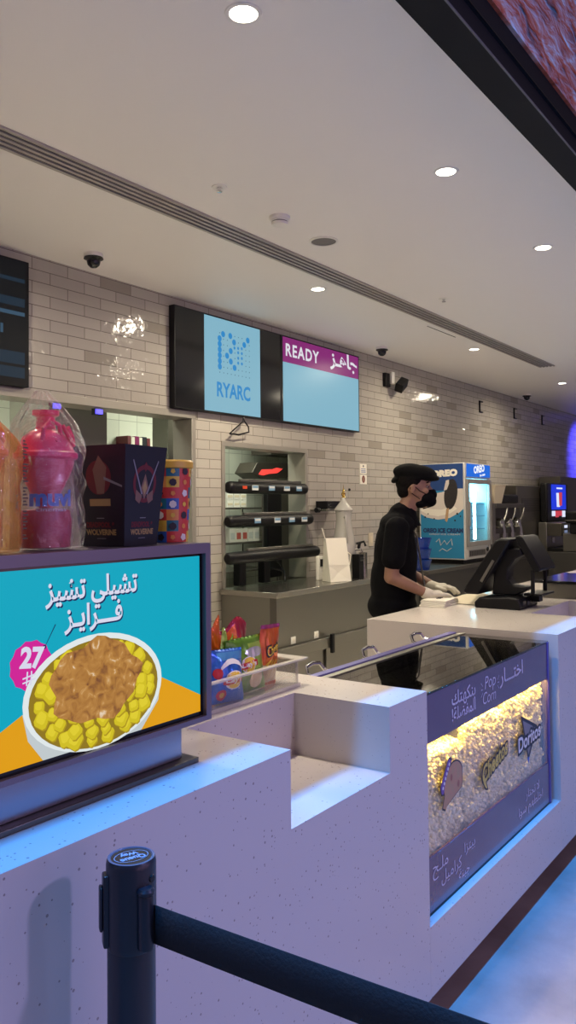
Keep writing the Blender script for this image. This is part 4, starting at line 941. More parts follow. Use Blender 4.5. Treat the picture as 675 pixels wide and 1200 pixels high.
# ------------------------------------------------------------------ ice cream freezer
FX0, FX1, FY0, FY1, FZ0, FZ1 = 9.10, 9.88, 3.90, 4.50, .95, 2.11
P('freezer_white', (.52, .51, .48), .35); P('freezer_grey', (.22, .21, .20), .4)
SCR('fz_head', '#1668d8', 1.0); SCR('fz_white', '#f2f6ff', 1.0)
t = thing('ice_cream_freezer', (9.5, 4.2, .9), 'blue upright glass-door ice cream freezer on the dark counter', 'freezer')
m = MB(); m.box(FX0, FX0+.05, FY0, FY1, FZ0, FZ1, 'freezer_white'); m.box(FX1-.05, FX1, FY0, FY1, FZ0, FZ1, 'freezer_white'); m.box(FX0+.05, FX1-.05, FY1-.05, FY1, FZ0, FZ1, 'freezer_white'); m.box(FX0+.05, FX1-.05, FY0+.01, FY1-.05, FZ1-.19, FZ1, 'freezer_white'); m.box(FX0+.05, FX1-.05, FY0+.01, FY1-.05, FZ0, FZ0+.17, 'freezer_white'); m.build('cabinet', t, .006)
m = MB(); m.box(FX0+.04, FX1-.04, FY0+.05, FY1-.05, .90, FZ0, 'black_plastic'); m.build('plinth', t)
m = MB(); m.box(FX0+.055, FX1-.01, FY0-.012, FY0, FZ1-.165, FZ1-.012, 'fz_head'); hb = m.build('header_sign', t, .002)
m = MB(); m.flat = True; m.text('OREO', rotf(XZ(FY0-.012, 9.52, 2.005), .12), .115, 'fz_white', .001, .006, width=.34); m.text('ice cream', rotf(XZ(FY0-.012, 9.62, 1.962), .12), .042, 'fz_white', .001, .002, width=.17); m.build('header_lettering', hb)
P('fz_blue', (.012, .05, .19), .4); P('fz_sky', (.02, .22, .42), .4); P('fz_cream', (.62, .56, .50), .5); P('fz_choc', (.018, .014, .014), .5, bump=(60, .6)); P('fz_stick', (.45, .28, .14), .6); P('fz_text', (.01, .03, .12), .5); P('fz_lightblue', (.08, .42, .62), .4)
m = MB(); m.flat = True; G = YZ(FX0); g = lambda d: (lambda pts, mat: m.poly([(4.5-a, b) for a, b in pts], YZ(FX0, 4.5), d, mat))
# coordinates: (y from the wall side, z)
def fp(pts, d, mat): m.poly([(FY1-.02-a, b) for a, b in pts], YZ(FX0, FY1-.02), d, mat)
fp([(4.48, .965), (3.92, .965), (3.92, 2.10), (4.48, 2.10)], .001, 'fz_sky'); fp([(4.48, 1.78), (3.92, 1.78), (3.92, 2.10), (4.48, 2.10)], .0015, 'fz_blue')
fp([(4.48, 1.50), (4.40, 1.455), (4.25, 1.43), (4.1, 1.45), (3.98, 1.51), (3.92, 1.56), (3.92, 1.80), (4.05, 1.80), (4.2, 1.76), (4.35, 1.74), (4.48, 1.72)], .002, 'fz_cream')
fp([(4.48, 1.54), (4.38, 1.49), (4.25, 1.47), (4.1, 1.50), (4.0, 1.56), (4.05, 1.60), (4.2, 1.55), (4.35, 1.56), (4.48, 1.60)], .0022, 'paper_white')
rf = lambda cy_, cz_, ry_, rz_, a: [(cy_-(ry_*math.cos(q)*math.cos(a)-rz_*math.sin(q)*math.sin(a)), cz_+ry_*math.cos(q)*math.sin(a)+rz_*math.sin(q)*math.cos(a)) for q in [2*PI*i/28 for i in range(28)]]
fp(rf(4.08, 1.735, .085, .185, -.15), .003, 'fz_choc'); fp([(4.14, 1.90), (4.155, 1.84), (4.17, 1.78), (4.13, 1.79), (4.10, 1.86), (4.10, 1.91)], .0035, 'fz_cream')
fp([(4.14, 1.56), (4.105, 1.57), (4.12, 1.44), (4.135, 1.40), (4.16, 1.42)], .0032, 'fz_stick')
for a, b, r in ((4.42, 1.46, .012), (4.30, 1.44, .01), (4.0, 1.50, .014), (3.96, 1.47, .01), (4.03, 1.42, .012), (4.38, 1.50, .009)): fp(circ(a, b, r, 6), .0034, 'fz_choc')
TY_ = lambda u, v, d: YZ(FX0, 4.2)(u, v, d)
m.text('OREO', lambda u, v, d: YZ(FX0, 4.16)(u, 1.955+v+.04*u, d), .10, 'paper_white', .002, .008, width=.34)
m.text('OREO ICE CREAM', lambda u, v, d: YZ(FX0, 4.19)(u, 1.275+v, d), .07, 'fz_text', .002, .004, width=.52)
m.text('OREO ICE CREAM', lambda u, v, d: YZ(FX0, 4.17)(u, 1.245+v, d), .026, 'fz_cream', .002, .0, width=.40)
m.tube([(FX0-.002, 4.28+.0, 1.16), (FX0-.002, 4.24, 1.20), (FX0-.002, 4.22, 1.12), (FX0-.002, 4.17, 1.18), (FX0-.002, 4.14, 1.13), (FX0-.002, 4.08, 1.20), (FX0-.002, 4.07, 1.12)], .005, 'fz_cream', 5)
m.tube([(FX0-.002, 4.24, 1.05), (FX0-.002, 4.2, 1.08), (FX0-.002, 4.14, 1.05), (FX0-.002, 4.08, 1.09)], .004, 'fz_cream', 5)
m.build('side_graphic', t)
m = MB(); zz0, zz1 = FZ0+.155, FZ1-.195
for b in ((FX0+.02, FX0+.075, zz0, zz1), (FX1-.075, FX1-.005, zz0, zz1), (FX0+.075, FX1-.075, zz1-.055, zz1), (FX0+.075, FX1-.075, zz0, zz0+.06)): m.box(b[0], b[1], FY0-.028, FY0-.002, b[2], b[3], 'freezer_grey')
dr = m.build('door', t, .004)
m = MB(); m.box(FX0+.075, FX1-.075, FY0-.018, FY0-.012, zz0+.06, zz1-.055, 'glass'); m.build('door_glass', dr)
m = MB(); m.box(FX0+.03, FX0+.05, FY0-.05, FY0-.028, 1.35, 1.65, 'freezer_grey'); m.build('door_handle', dr, .005)
P('fz_inner', (.30, .75, .88), .4)
m = MB(); m.box(FX0+.051, FX0+.058, FY0+.02, FY1-.055, FZ0+.175, FZ1-.195, 'fz_inner'); m.box(FX1-.058, FX1-.051, FY0+.02, FY1-.055, FZ0+.175, FZ1-.195, 'fz_inner'); m.box(FX0+.058, FX1-.058, FY1-.062, FY1-.051, FZ0+.175, FZ1-.195, 'fz_inner'); m.build('liner', t)
for z in (1.30, 1.46, 1.62):
    m = MB(); m.box(FX0+.06, FX1-.06, FY0+.05, FY1-.07, z, z+.012, 'fz_lightblue'); m.build('shelf', t)
P('fz_lamp', (.9, .95, 1.), .4, emit=(.6, .92, 1.), es=18)
m = MB(); m.lathe([(.001, 0), (.017, .002), (.017, .60), (.001, .602)], (9.52, FY0+.06, FZ0+.23), 'fz_lamp', 12); m.build('light_tube', t)
L = bpy.data.lights.new('freezer_lamp', 'AREA'); L.shape = 'RECTANGLE'; L.size = .5; L.size_y = .3; L.energy = 22; L.color = (.55, .88, 1.)
o = bpy.data.objects.new('freezer_lamp', L); COL.objects.link(o); o.parent = t; o.location = (0, 0, 1.0)
m = MB(); m.box(FX0+.12, FX1-.06, FY0+.004, FY0+.01, FZ0+.03, FZ0+.11, 'freezer_grey')
for k in range(9): m.box(FX0+.13+k*.055, FX0+.165+k*.055, FY0+.0, FY0+.004, FZ0+.04, FZ0+.10, 'counter_dark')
m.lathe([(.028, 0), (.026, .012), (.001, .014)], (FX1-.10, FY0+.004, FZ0+.10), 'black_plastic', 16, Matrix.Rotation(PI/2, 4, 'X')); m.build('vent_grille', t)
for k in range(3):
    nm = ('lower', 'middle', 'upper')[k]; z = .9+k*.118; x, y = 8.13, 4.02
    m = MB()
    for a in range(1): m.lathe([(.001, .0), (.10, .0), (.105, .02), (.122, .09), (.128, .10), (.128, .112), (.118, .112), (.11, .09), (.095, .012), (.001, .01)], (x, y, z+.001), 'blue_water', 28)
    tag(m.build('blue_tub'), '%s translucent blue tub of the stack beside the freezer' % nm, 'tub', 'stack of translucent blue tubs')

# ------------------------------------------------------------------ drink machines
t = thing('slush_machine', (10.5, 4.2, .9), 'dark drinks dispenser with chrome taps right of the freezer', 'drinks machine')
m = MB(); m.box(10.05, 11.3, 4.02, 4.44, .90, 1.62, 'counter_dark'); m.build('body', t, .01)
m = MB(); m.box(10.45, 11.2, 4.0, 4.45, 1.62, 1.74, 'black_plastic'); m.build('top_box', t, .02)
m = MB(); m.box(10.15, 11.2, 3.92, 4.02, 1.56, 1.62, 'steel_dark'); m.box(10.15, 11.2, 3.90, 4.02, .90, .98, 'steel_satin'); m.build('drip_tray', t, .006)
m = MB(); m.box(10.05, 10.14, 3.93, 4.02, .9, 1.62, 'steel_satin'); m.build('side_column', t, .004)
for x in (10.35, 10.65, 10.98):
    m = MB(); m.lathe([(.001, 0), (.07, 0), (.075, .03), (.06, .10), (.03, .12), (.001, .12)], (x, 4.02, 1.36), 'chrome', 18, Matrix.Rotation(PI/2, 4, 'X')); m.tube([(x, 3.92, 1.36), (x, 3.90, 1.28), (x, 3.89, 1.16)], .022, 'chrome', 8); m.tube([(x, 3.9, 1.40), (x+.02, 3.87, 1.48), (x+.03, 3.86, 1.56)], .014, 'steel', 8); m.build('tap', t)
    m = MB(); m.box(x-.08, x+.08, 3.99, 4.02, 1.0, 1.22, 'steel_satin'); m.build('splash_plate', t, .004)
m = MB()
q0 = [(10.10, 3.93), (10.36, 3.93), (10.36, 4.14), (10.10, 4.14)]; k0 = [(10.05, 3.89), (10.42, 3.89), (10.42, 4.2), (10.05, 4.2)]
for j in range(4):
    k = (j+1) % 4; m.quad([(*q0[j], 1.622), (*q0[k], 1.622), (*k0[k], 1.86), (*k0[j], 1.86)], 'cream_plastic')
m.quad([(*p, 1.622) for p in q0], 'cream_plastic'); m.quad([(*p, 1.85) for p in k0], 'cream_plastic'); tag(m.build('cream_bin', bevel=.01), 'cream tapered plastic bin on the drinks dispenser beside the freezer', 'bin')
t = thing('ice_machine', (12.0, 4.3, .9), 'tall plain dark steel ice machine behind the payment terminal', 'ice machine')
m = MB(); m.box(11.4, 13.0, 4.1, 4.54, .9, 1.88, 'steel_dark'); m.build('cabinet', t, .008)
m = MB()
for k in range(10): m.box(11.6, 12.7, 4.094, 4.1, 1.50+k*.02, 1.51+k*.02, 'counter_dark')
m.build('vent', t)
m = MB(); m.box(10.1, 11.39, 4.47, 4.54, .9, 1.86, 'steel_dark'); m.box(10.12, 11.37, 4.466, 4.47, .95, 1.82, 'steel_dark'); tag(m.build('splashback', bevel=.003), 'dark steel splashback panel behind the drinks dispenser with chrome taps', 'panel')
P('soda_body', (.05, .047, .045), .4); SCR('so_blue', '#1836d8', 1.0); SCR('so_white', '#dfe6ff', 1.); SCR('so_red', '#d04050', .9); SCR('so_button', '#9fb0d8', .45)
def soda(x0, label, full):
    t = thing('soda_fountain', (x0+.6, 4.0, .9), label, 'soda fountain')
    y = 3.95
    m = MB(); m.box(x0, x0+1.15, y, 4.08, .9, 1.33, 'steel_satin'); m.build('lower_body', t, .01)
    m = MB(); m.box(x0+.10, x0+1.15, y+.02, 4.08, 1.33, 1.93, 'black_plastic'); m.build('tower', t, .02)
    if full:
        m = MB(); m.box(x0+.30, x0+1.0, y+.005, y+.02, 1.52, 1.91, 'so_blue'); s_ = m.build('lit_sign', t, .004)
        m = MB(); m.flat = True; F = XZ(y+.005)
        m.poly([(x0+.52, 1.56), (x0+.68, 1.56), (x0+.70, 1.78), (x0+.50, 1.78)], F, .001, 'so_white'); m.poly([(x0+.64, 1.58), (x0+.78, 1.58), (x0+.80, 1.79), (x0+.63, 1.79)], F, .0015, 'so_red'); m.poly([(x0+.52, 1.84), (x0+.82, 1.84), (x0+.82, 1.865), (x0+.52, 1.865)], F, .001, 'so_white'); m.build('cup_picture', s_)
        m = MB()
        for k, c in enumerate(('so_white', 'so_red', 'so_red', 'so_white')): m.box(x0+.32+k*.17, x0+.46+k*.17, y+.01, y+.02, 1.42-.02*(k % 2), 1.50, c)
        m.build('brand_labels', t)
    m = MB(); m.box(x0+.0, x0+.85, y-.22, y, 1.13, 1.32, 'steel_dark'); v = m.build('valve_block', t, .01)
    for j in range(3):
        for z in (1.16, 1.235):
            m = MB(); m.box(x0+.05+j*.27, x0+.27+j*.27, y-.235, y-.22, z, z+.065, 'steel_satin'); m.box(x0+.09+j*.27, x0+.23+j*.27, y-.24, y-.235, z+.012, z+.053, 'so_white' if z > 1.2 else 'so_button'); m.build('push_button', v, .003)
    m = MB(); m.box(x0, x0+1.15, y-.25, y, .9, .95, 'black_plastic'); m.build('drip_tray', t, .005)
    m = MB(); m.box(x0+.22, x0+.34, y-.01, y, 1.02, 1.10, 'steel'); m.build('badge', t, .002)
    return t
soda(12.25, 'soda fountain with lit blue cup sign at the right edge of the photo', True)
t = thing('dark_dispenser', (12.3, 3.6, .9), 'black drinks dispenser cut by the right edge of the photo', 'drinks machine')
m = MB(); m.box(12.05, 12.8, 3.3, 3.62, 1.32, 1.50, 'black_plastic'); m.build('head', t, .03)
m = MB(); m.box(12.06, 12.75, 3.33, 3.56, 1.17, 1.32, 'black_matte'); m.build('nozzle_block', t, .02)
m = MB(); m.box(12.046, 12.05, 3.3, 3.62, 1.36, 1.375, 'steel'); m.build('trim_strip', t)
m = MB(); m.box(12.2, 12.75, 3.40, 3.70, .9, 1.17, 'steel_satin'); m.build('body', t, .01)
m = MB(); m.box(12.0, 12.9, 3.25, 3.86, .0, .898, 'counter_dark'); tag(m.build('side_cabinet', bevel=.004), 'dark cabinet carrying the black dispenser at the right edge', 'cabinet')
m = MB(); m.box(13.6, 16.5, 4.15, 4.5, .9, 2.06, 'steel_dark'); m.box(13.62, 16.4, 4.145, 4.15, .95, 2.0, 'steel_dark'); tag(m.build('back_cabinet', bevel=.004), 'tall brown-grey cabinet beneath the blue-lit wall', 'cabinet')

# ------------------------------------------------------------------ payment terminal and things on the counter
t = thing('payment_terminal', (4.45, 1.68, ZT), 'black cash register terminal with two tilted screens on the counter', 'register')
m = MB(); m.prism([(1.545, ZT), (1.80, ZT), (1.805, 1.06), (1.775, 1.088), (1.60, 1.098), (1.555, 1.092), (1.54, 1.06)], lambda u, v, d: Vector((d, u, v)), 4.31, 4.60, 'black_plastic'); m.build('base', t, .008)
m = MB(); AF = lambda u, v, d: Vector((d, u, v))
m.prism([(1.735, 1.10), (1.60, 1.10), (1.53, 1.135), (1.535, 1.15), (1.615, 1.155), (1.645, 1.19), (1.64, 1.24), (1.60, 1.30), (1.555, 1.325), (1.57, 1.36), (1.65, 1.36), (1.70, 1.30), (1.72, 1.22)], AF, 4.40, 4.50, 'black_plastic'); m.build('arm', t, .012)
m = MB(); m.prism([(1.885, 1.115), (1.86, 1.10), (1.79, 1.10), (1.61, 1.395), (1.60, 1.41), (1.665, 1.415), (1.69, 1.40)], AF, 4.34, 4.68, 'black_plastic'); sc_ = m.build('main_screen', t, .01)
m = MB(); m.quad([(4.36, 1.88, 1.13), (4.66, 1.88, 1.13), (4.66, 1.697, 1.395), (4.36, 1.697, 1.395)], 'black_gloss'); m.build('touch_glass', sc_)
m = MB(); m.box(4.335, 4.34, 1.70, 1.715, 1.16, 1.30, 'steel_satin', Matrix.Translation((0, 1.70, 1.2)) @ Matrix.Rotation(.55, 4, 'X') @ Matrix.Translation((0, -1.66, -1.22))); m.build('hinge_strip', t)
m = MB(); m.prism([(1.60, 1.425), (1.575, 1.43), (1.555, 1.42), (1.455, 1.25), (1.465, 1.235), (1.50, 1.235)], AF, 4.40, 4.66, 'black_plastic'); cd = m.build('customer_screen', t, .006)
m = MB(); m.quad([(4.42, 1.552, 1.41), (4.64, 1.552, 1.41), (4.64, 1.46, 1.257), (4.42, 1.46, 1.257)], 'black_gloss'); m.build('glass', cd)
m = MB()
for x in (4.42, 4.63): m.box(x, x+.012, 1.50, 1.52, 1.10, 1.24, 'black_plastic')
m.box(4.42, 4.642, 1.46, 1.56, 1.10, 1.112, 'black_plastic'); m.box(4.5, 4.56, 1.5, 1.6, 1.06, 1.10, 'black_plastic'); m.build('screen_stand', t, .003)
m = MB()
for k in range(3): m.box(4.35+k*.07, 4.40+k*.07, 1.5395, 1.5445, 1.045, 1.075, 'black_gloss')
m.build('ports', t)
t = thing('steel_drawer_box', (5.3, 1.5, ZT), 'brushed steel box with black lid on the counter at right', 'steel box')
m = MB(); m.box(5.0, 5.6, 1.19, 1.645, ZT, 1.118, 'steel_satin'); m.build('body', t, .004)
m = MB(); m.box(4.985, 5.62, 1.17, 1.70, 1.118, 1.136, 'black_gloss'); m.build('lid', t, .004)
# napkins and paper under the hands
t = thing('napkin_stack', (4.33, 2.0, ZT), 'stack of folded white napkins by the worker on the counter corner', 'napkins')
NM = Matrix.Translation((4.325, 2.02, ZT)) @ Matrix.Rotation(.10, 4, 'Z')
for k in range(5):
    m = MB(); a = Matrix.Rotation((k-2)*.012, 4, 'Z')
    m.box(-.125+.004*k, .125-.003*k, -.075+.002*(k % 2), .075-.003*(k % 3), .0005+k*.0075, .0068+k*.0075, 'paper_white', NM @ a); nk = m.build('napkin', t, .0015)
m = MB(); m.flat = True; m.tube([NM @ Vector((-.02, .01, .0392)), NM @ Vector((.0, -.01, .0392)), NM @ Vector((.015, .012, .0392)), NM @ Vector((.035, -.008, .0392))], .0025, 'ink_black', 6); m.build('printed_mark', nk)
t = thing('paper_sleeve', (4.55, 1.95, ZT), 'flat cream paper food bag lying between the napkins and the register', 'paper bag')
def sleeve(u, v):
    x = 4.42+.38*u; y = 2.06-.22*v-.06*u; b = .045*math.sin(PI*min(1, u*1.02))*math.sin(PI*v)**.6+.004*noise.noise(Vector((u*6, v*5, 2)))
    return x, y, b
m = MB(); m.surf(lambda u, v: Vector((sleeve(u, v)[0], sleeve(u, v)[1], ZT+.003+max(0, sleeve(u, v)[2])*1.0)), 24, 14, 'paper_cream'); m.surf(lambda u, v: Vector((sleeve(u, v)[0], sleeve(u, v)[1], ZT+.001)), 6, 4, 'paper_cream'); m.build('pouch', t, angle=50)

# ------------------------------------------------------------------ worker
PX, PY = 4.385, 2.33
FA = math.radians(-60)
Fv = Vector((math.cos(FA), math.sin(FA), 0)); Lv = Vector((-Fv.y, Fv.x, 0))
def W(s, l, z): return Vector((PX, PY, 0))+Fv*s+Lv*l+Vector((0, 0, z))
PM = Matrix((Fv, Lv, Vector((0, 0, 1)))).transposed().to_4x4(); PM.translation = Vector((PX, PY, 0))
def blob(name, prims, mat, parent, voxel=.008, smooth=6, mats=None):
    """tapered limbs and ellipsoids fused into ONE continuous skin"""
    bm = bmesh.new()
    def ell(c, r, rot=None):
        T = PM @ Matrix.Translation(Vector(c)) @ (rot if rot is not None else Matrix()) @ Matrix.Diagonal((*r, 1)); bmesh.ops.create_icosphere(bm, subdivisions=3, radius=1, matrix=T)
    for p in prims:
        if p[0] == 'e': ell(p[1], p[2], p[3] if len(p) > 3 else None)
        else:
            a, b, ra, rb = Vector(p[1]), Vector(p[2]), p[3], p[4]; n = max(2, int((b-a).length/(min(ra, rb)*.45)))
            for k in range(n+1):
                q_ = k/n; c = a.lerp(b, q_); r = ra+(rb-ra)*q_; T = PM @ Matrix.Translation(c) @ Matrix.Scale(r, 4); bmesh.ops.create_icosphere(bm, subdivisions=2, radius=1, matrix=T)
    me = bpy.data.meshes.new(name); bm.to_mesh(me); bm.free(); o = bpy.data.objects.new(name, me); COL.objects.link(o)
    r = o.modifiers.new('fuse', 'REMESH'); r.mode = 'VOXEL'; r.voxel_size = voxel; r.use_smooth_shade = True
    s = o.modifiers.new('smooth', 'SMOOTH'); s.factor = .5; s.iterations = smooth
    dg = bpy.context.evaluated_depsgraph_get(); dg.update(); me2 = bpy.data.meshes.new_from_object(o.evaluated_get(dg)); me2.name = name
    bpy.data.objects.remove(o); bpy.data.meshes.remove(me)
    me2.transform(Matrix.Translation(-wloc(parent))) if parent is not None else None
    me2.materials.clear(); me2.materials.append(MATS[mat])
    for p in me2.polygons: p.use_smooth = True; p.material_index = 0
    o = bpy.data.objects.new(name, me2); COL.objects.link(o)
    if parent is not None: o.parent = parent
    return o
wk = thing('person', (PX, PY, 0), 'person in black shirt, cap and face mask with gloved hands over napkins', 'person')
RX = lambda a: Matrix.Rotation(a, 4, 'X'); RY = lambda a: Matrix.Rotation(a, 4, 'Y')
hx, hz = .115, 1.70      # head centre (forward, height)
body = [('e', (hx-.008, 0, hz+.03), (.098, .077, .095)), ('e', (hx+.03, 0, hz-.035), (.066, .060, .075)), ('e', (hx+.055, 0, hz-.085), (.036, .042, .032)),
        ('c', (hx+.078, 0, hz+.045), (hx+.088, 0, hz+.02), .016, .012), ('c', (hx+.092, 0, hz+.012), (hx+.112, 0, hz-.018), .009, .013), ('e', (hx+.105, .010, hz-.024), (.012, .010, .008)), ('e', (hx+.105, -.010, hz-.024), (.012, .010, .008)),
        ('c', (hx+.086, -.042, hz+.040), (hx+.092, .0, hz+.042), .010, .011), ('c', (hx+.086, .042, hz+.040), (hx+.092, .0, hz+.042), .010, .011),
        ('e', (hx+.065, -.045, hz-.012), (.022, .016, .018)), ('e', (hx+.065, .045, hz-.012), (.022, .016, .018)),
        ('e', (hx+.088, 0, hz-.062), (.012, .022, .007)), ('e', (hx+.087, 0, hz-.075), (.012, .020, .007)),
        ('e', (hx-.012, -.079, hz+.0), (.018, .010, .031), RY(.25)), ('e', (hx-.012, .079, hz+.0), (.018, .010, .031), RY(.25)),
        ('c', (hx-.015, 0, hz-.05), (.045, 0, 1.53), .056, .062), ('e', (.02, 0, 1.475), (.075, .12, .05)),
        ('e', (.01, 0, 1.36), (.105, .16, .15)), ('e', (.01, 0, 1.18), (.10, .14, .14)), ('e', (-.005, 0, 1.0), (.115, .155, .12)),
        ('c', (.005, -.16, 1.465), (-.035, -.205, 1.19), .056, .043), ('c', (-.035, -.205, 1.19), (.18, -.155, 1.085), .042, .029),
        ('c', (.005, .16, 1.465), (.05, .20, 1.20), .056, .043), ('c', (.05, .20, 1.20), (.235, .10, 1.105), .041, .028)]
for s in (-1, 1):
    body += [('c', (-.005, s*.09, .95), (.0, s*.095, .50), .085, .055), ('c', (.0, s*.095, .50), (-.02, s*.095, .09), .053, .036), ('c', (-.03, s*.095, .05), (.12, s*.105, .035), .04, .03)]
def hand(px, pl, pz, side, ang, drop):
    """palm with five bent fingers; ang turns it in the plane of the counter"""
    d = Vector((math.cos(ang), math.sin(ang), 0)); n = Vector((-d.y, d.x, 0)); c = Vector((px, pl, pz)); P_ = []
    P_.append(('c', c, c+d*.05, .024, .026)); P_ += [('c', c+d*.02+n*.014, c+d*.075+n*.026, .016, .013), ('c', c+d*.02-n*.014, c+d*.075-n*.026, .016, .013)]
    for k, (o_, l1) in enumerate(((.030, .030), (.011, .036), (-.009, .034), (-.028, .026))):
        a = c+d*.078+n*o_; b = a+d*l1+Vector((0, 0, -.004-drop*.3)); e = b+d*l1*.75+Vector((0, 0, -.012-drop)); P_ += [('c', a, b, .0095, .0088), ('c', b, e, .0088, .0075)]
    a = c+d*.018+n*side*.026; b = a+d*.030+n*side*.024+Vector((0, 0, -.006)); e = b+d*.028+n*side*.004+Vector((0, 0, -.006)); P_ += [('c', a, b, .012, .010), ('c', b, e, .010, .008)]
    return P_
HR = hand(.19, -.153, 1.083, 1, .25, .006); HL = hand(.243, .097, 1.102, -1, -.35, .012)
blob('body', body+HR+HL, 'skin', wk, .0065, 4)
blob('hair', [('e', (hx-.018, 0, hz+.045), (.094, .083, .085)), ('e', (hx-.055, 0, hz-.005), (.048, .070, .055)), ('e', (hx-.01, -.070, hz+.045), (.03, .014, .03)), ('e', (hx-.01, .070, hz+.045), (.03, .014, .03))], 'hair', wk, .007, 3)
cap = [('e', (hx+.015, 0, hz+.098), (.122, .095, .052), RY(.10)), ('e', (hx-.02, 0, hz+.105), (.105, .09, .052), RY(.05)), ('e', (hx+.045, 0, hz+.092), (.095, .09, .05), RY(.2)), ('e', (hx+.0, 0, hz+.062), (.107, .088, .02), RY(-.04)), ('e', (hx+.10, 0, hz+.066), (.055, .075, .020), RY(.1)), ('e', (hx-.105, 0, hz+.06), (.035, .05, .02), RY(-.5))]
blob('cap', cap, 'black_felt', wk, .007, 4)
mask = [('e', (hx+.068, 0, hz-.055), (.058, .064, .048)), ('e', (hx+.112, 0, hz-.035), (.026, .030, .030)), ('e', (hx+.09, 0, hz-.075), (.045, .045, .035)), ('e', (hx+.04, 0, hz-.085), (.052, .058, .030)), ('c', (hx+.085, -.03, hz-.02), (hx+.12, 0, hz-.012), .016, .012), ('c', (hx+.085, .03, hz-.02), (hx+.12, 0, hz-.012), .016, .012)]
blob('face_mask', mask, 'black_cloth', wk, .006, 3)
for s in (-1, 1):
    m = MB(); m.tube([W(hx+.065, s*.058, hz-.03), W(hx+.03, s*.072, hz-.012), W(hx-.005, s*.082, hz+.02), W(hx-.028, s*.083, hz+.008), W(hx-.018, s*.080, hz-.025), W(hx+.03, s*.066, hz-.06)], .0025, 'black_cloth', 6); m.build('mask_loop', wk)
    m = MB(); m.ball(W(hx+.074, s*.034, hz+.014), (.011, .011, .007), 'eye_white'); m.ball(W(hx+.0815, s*.0345, hz+.013), (.0055, .006, .0055), 'eye_dark'); m.ball(W(hx+.073, s*.034, hz+.019), (.0125, .0125, .006), 'skin'); m.build('eye', wk)
    m = MB(); m.tube([W(hx+.072, s*.056, hz+.036), W(hx+.088, s*.040, hz+.043), W(hx+.096, s*.018, hz+.040)], [.003, .0055, .004], 'hair', 6); m.build('eyebrow', wk)
m = MB(); m.tube([W(hx+.12, -.02, hz-.075), W(hx+.10, -.03, hz-.105), W(hx+.05, -.05, hz-.118)], .003, 'black_cloth', 6); m.build('hanging_mask_cord', wk)
shirt = [('e', (.015, 0, 1.485), (.112, .165, .085)), ('e', (.0, 0, 1.30), (.132, .182, .26)), ('e', (-.015, 0, 1.14), (.140, .182, .24)), ('e', (-.025, 0, 1.0), (.150, .188, .11)),
         ('c', (.005, -.16, 1.465), (-.02, -.202, 1.295), .076, .073), ('c', (.005, .16, 1.465), (.035, .195, 1.295), .076, .073), ('c', (.030, 0, 1.50), (.042, 0, 1.545), .094, .084)]
blob('shirt', shirt, 'black_cloth', wk, .010, 5)
m = MB(); m.lathe([(.088, 1.47), (.078, 1.52), (.071, 1.578), (.074, 1.585), (.084, 1.555), (.098, 1.51), (.11, 1.48)], W(.045, 0, 0), 'black_cloth', 28, Matrix.Rotation(FA, 4, 'Z') @ Matrix.Diagonal((1, .95, 1, 1)), cap=False); m.build('collar', wk)
m = MB(); m.tube([W(.015, -.075, 1.555), W(.06, -.085, 1.515), W(.125, -.06, 1.42), W(.150, -.045, 1.25), W(.160, -.04, 1.16)], .004, 'steel_dark', 6); m.tube([W(.015, .075, 1.555), W(.06, .085, 1.515), W(.125, .05, 1.42), W(.150, .0, 1.25), W(.160, -.04, 1.16)], .004, 'steel_dark', 6); ly = m.build('lanyard', wk)
m = MB(); m.tube([W(.163, -.04, 1.16), W(.168, -.045, 1.12), W(.165, -.048, 1.06)], .006, 'steel', 6); m.box(-.008, .008, -.003, .003, -.05, 0, 'steel', Matrix.Translation(W(.167, -.052, 1.10))); m.build('key_clip', ly)
blob('trousers', [('e', (-.01, 0, .96), (.13, .17, .10))]+[q_ for s in (-1, 1) for q_ in (('c', (-.005, s*.09, .93), (.0, s*.095, .50), .098, .075), ('c', (.0, s*.095, .50), (-.02, s*.095, .10), .074, .062))], 'black_matte', wk, .012, 4)
for s in (-1, 1): blob('shoe', [('c', (-.05, s*.095, .045), (.14, s*.107, .036), .046, .035), ('e', (-.02, s*.096, .09), (.055, .05, .05))], 'black_plastic', wk, .009, 3)
def fat(Pp, g): return [(p[0], p[1], p[2], p[3]+g, p[4]+g) for p in Pp]
blob('glove', fat(HL, .0022)+[('c', (.215, .108, 1.107), (.25, .095, 1.102), .037, .030)], 'glove', wk, .0045, 3)
blob('glove', fat(HR, .0022)+[('c', (.165, -.158, 1.092), (.20, -.152, 1.083), .036, .029)], 'glove', wk, .0045, 3)

# ------------------------------------------------------------------ barrier post with belt
BX, BY, BZ = .935, .983, 1.04
P('post_black', (.012, .013, .018), .33); P('post_ring', (.10, .11, .16), .3); P('belt', (.010, .010, .012), .8, bump=(180, .3))
t = thing('barrier_post', (BX, BY, 0), 'black retractable belt barrier post in front of the counter', 'barrier post')
m = MB(); m.lathe([(.001, .006), (.158, .006), (.165, .012), (.160, .022), (.10, .045), (.05, .058), (.042, .06)], (BX, BY, 0), 'post_black', 48); m.lathe([(.001, 0), (.15, 0), (.15, .006)], (BX, BY, 0), 'black_matte', 48); m.build('base', t)
m = MB(); m.lathe([(.0385, .05), (.0385, .90)], (BX, BY, 0), 'post_black', 40); m.build('tube', t)
m = MB(); m.lathe([(.0385, .90), (.0397, .902), (.0400, .91), (.0400, BZ-.010), (.0392, BZ-.004), (.037, BZ)], (BX, BY, 0), 'post_black', 48, cap=False); hd = m.build('head', t)
m = MB(); m.lathe([(.037, BZ-.001), (.0375, BZ), (.034, BZ+.0005), (.033, BZ-.001), (.001, BZ-.001)], (BX, BY, 0), 'post_ring', 48, cap=False); m.lathe([(.0325, BZ-.0008), (.001, BZ-.0008)], (BX, BY, 0), 'post_black', 40, cap=False); cp = m.build('cap', t)
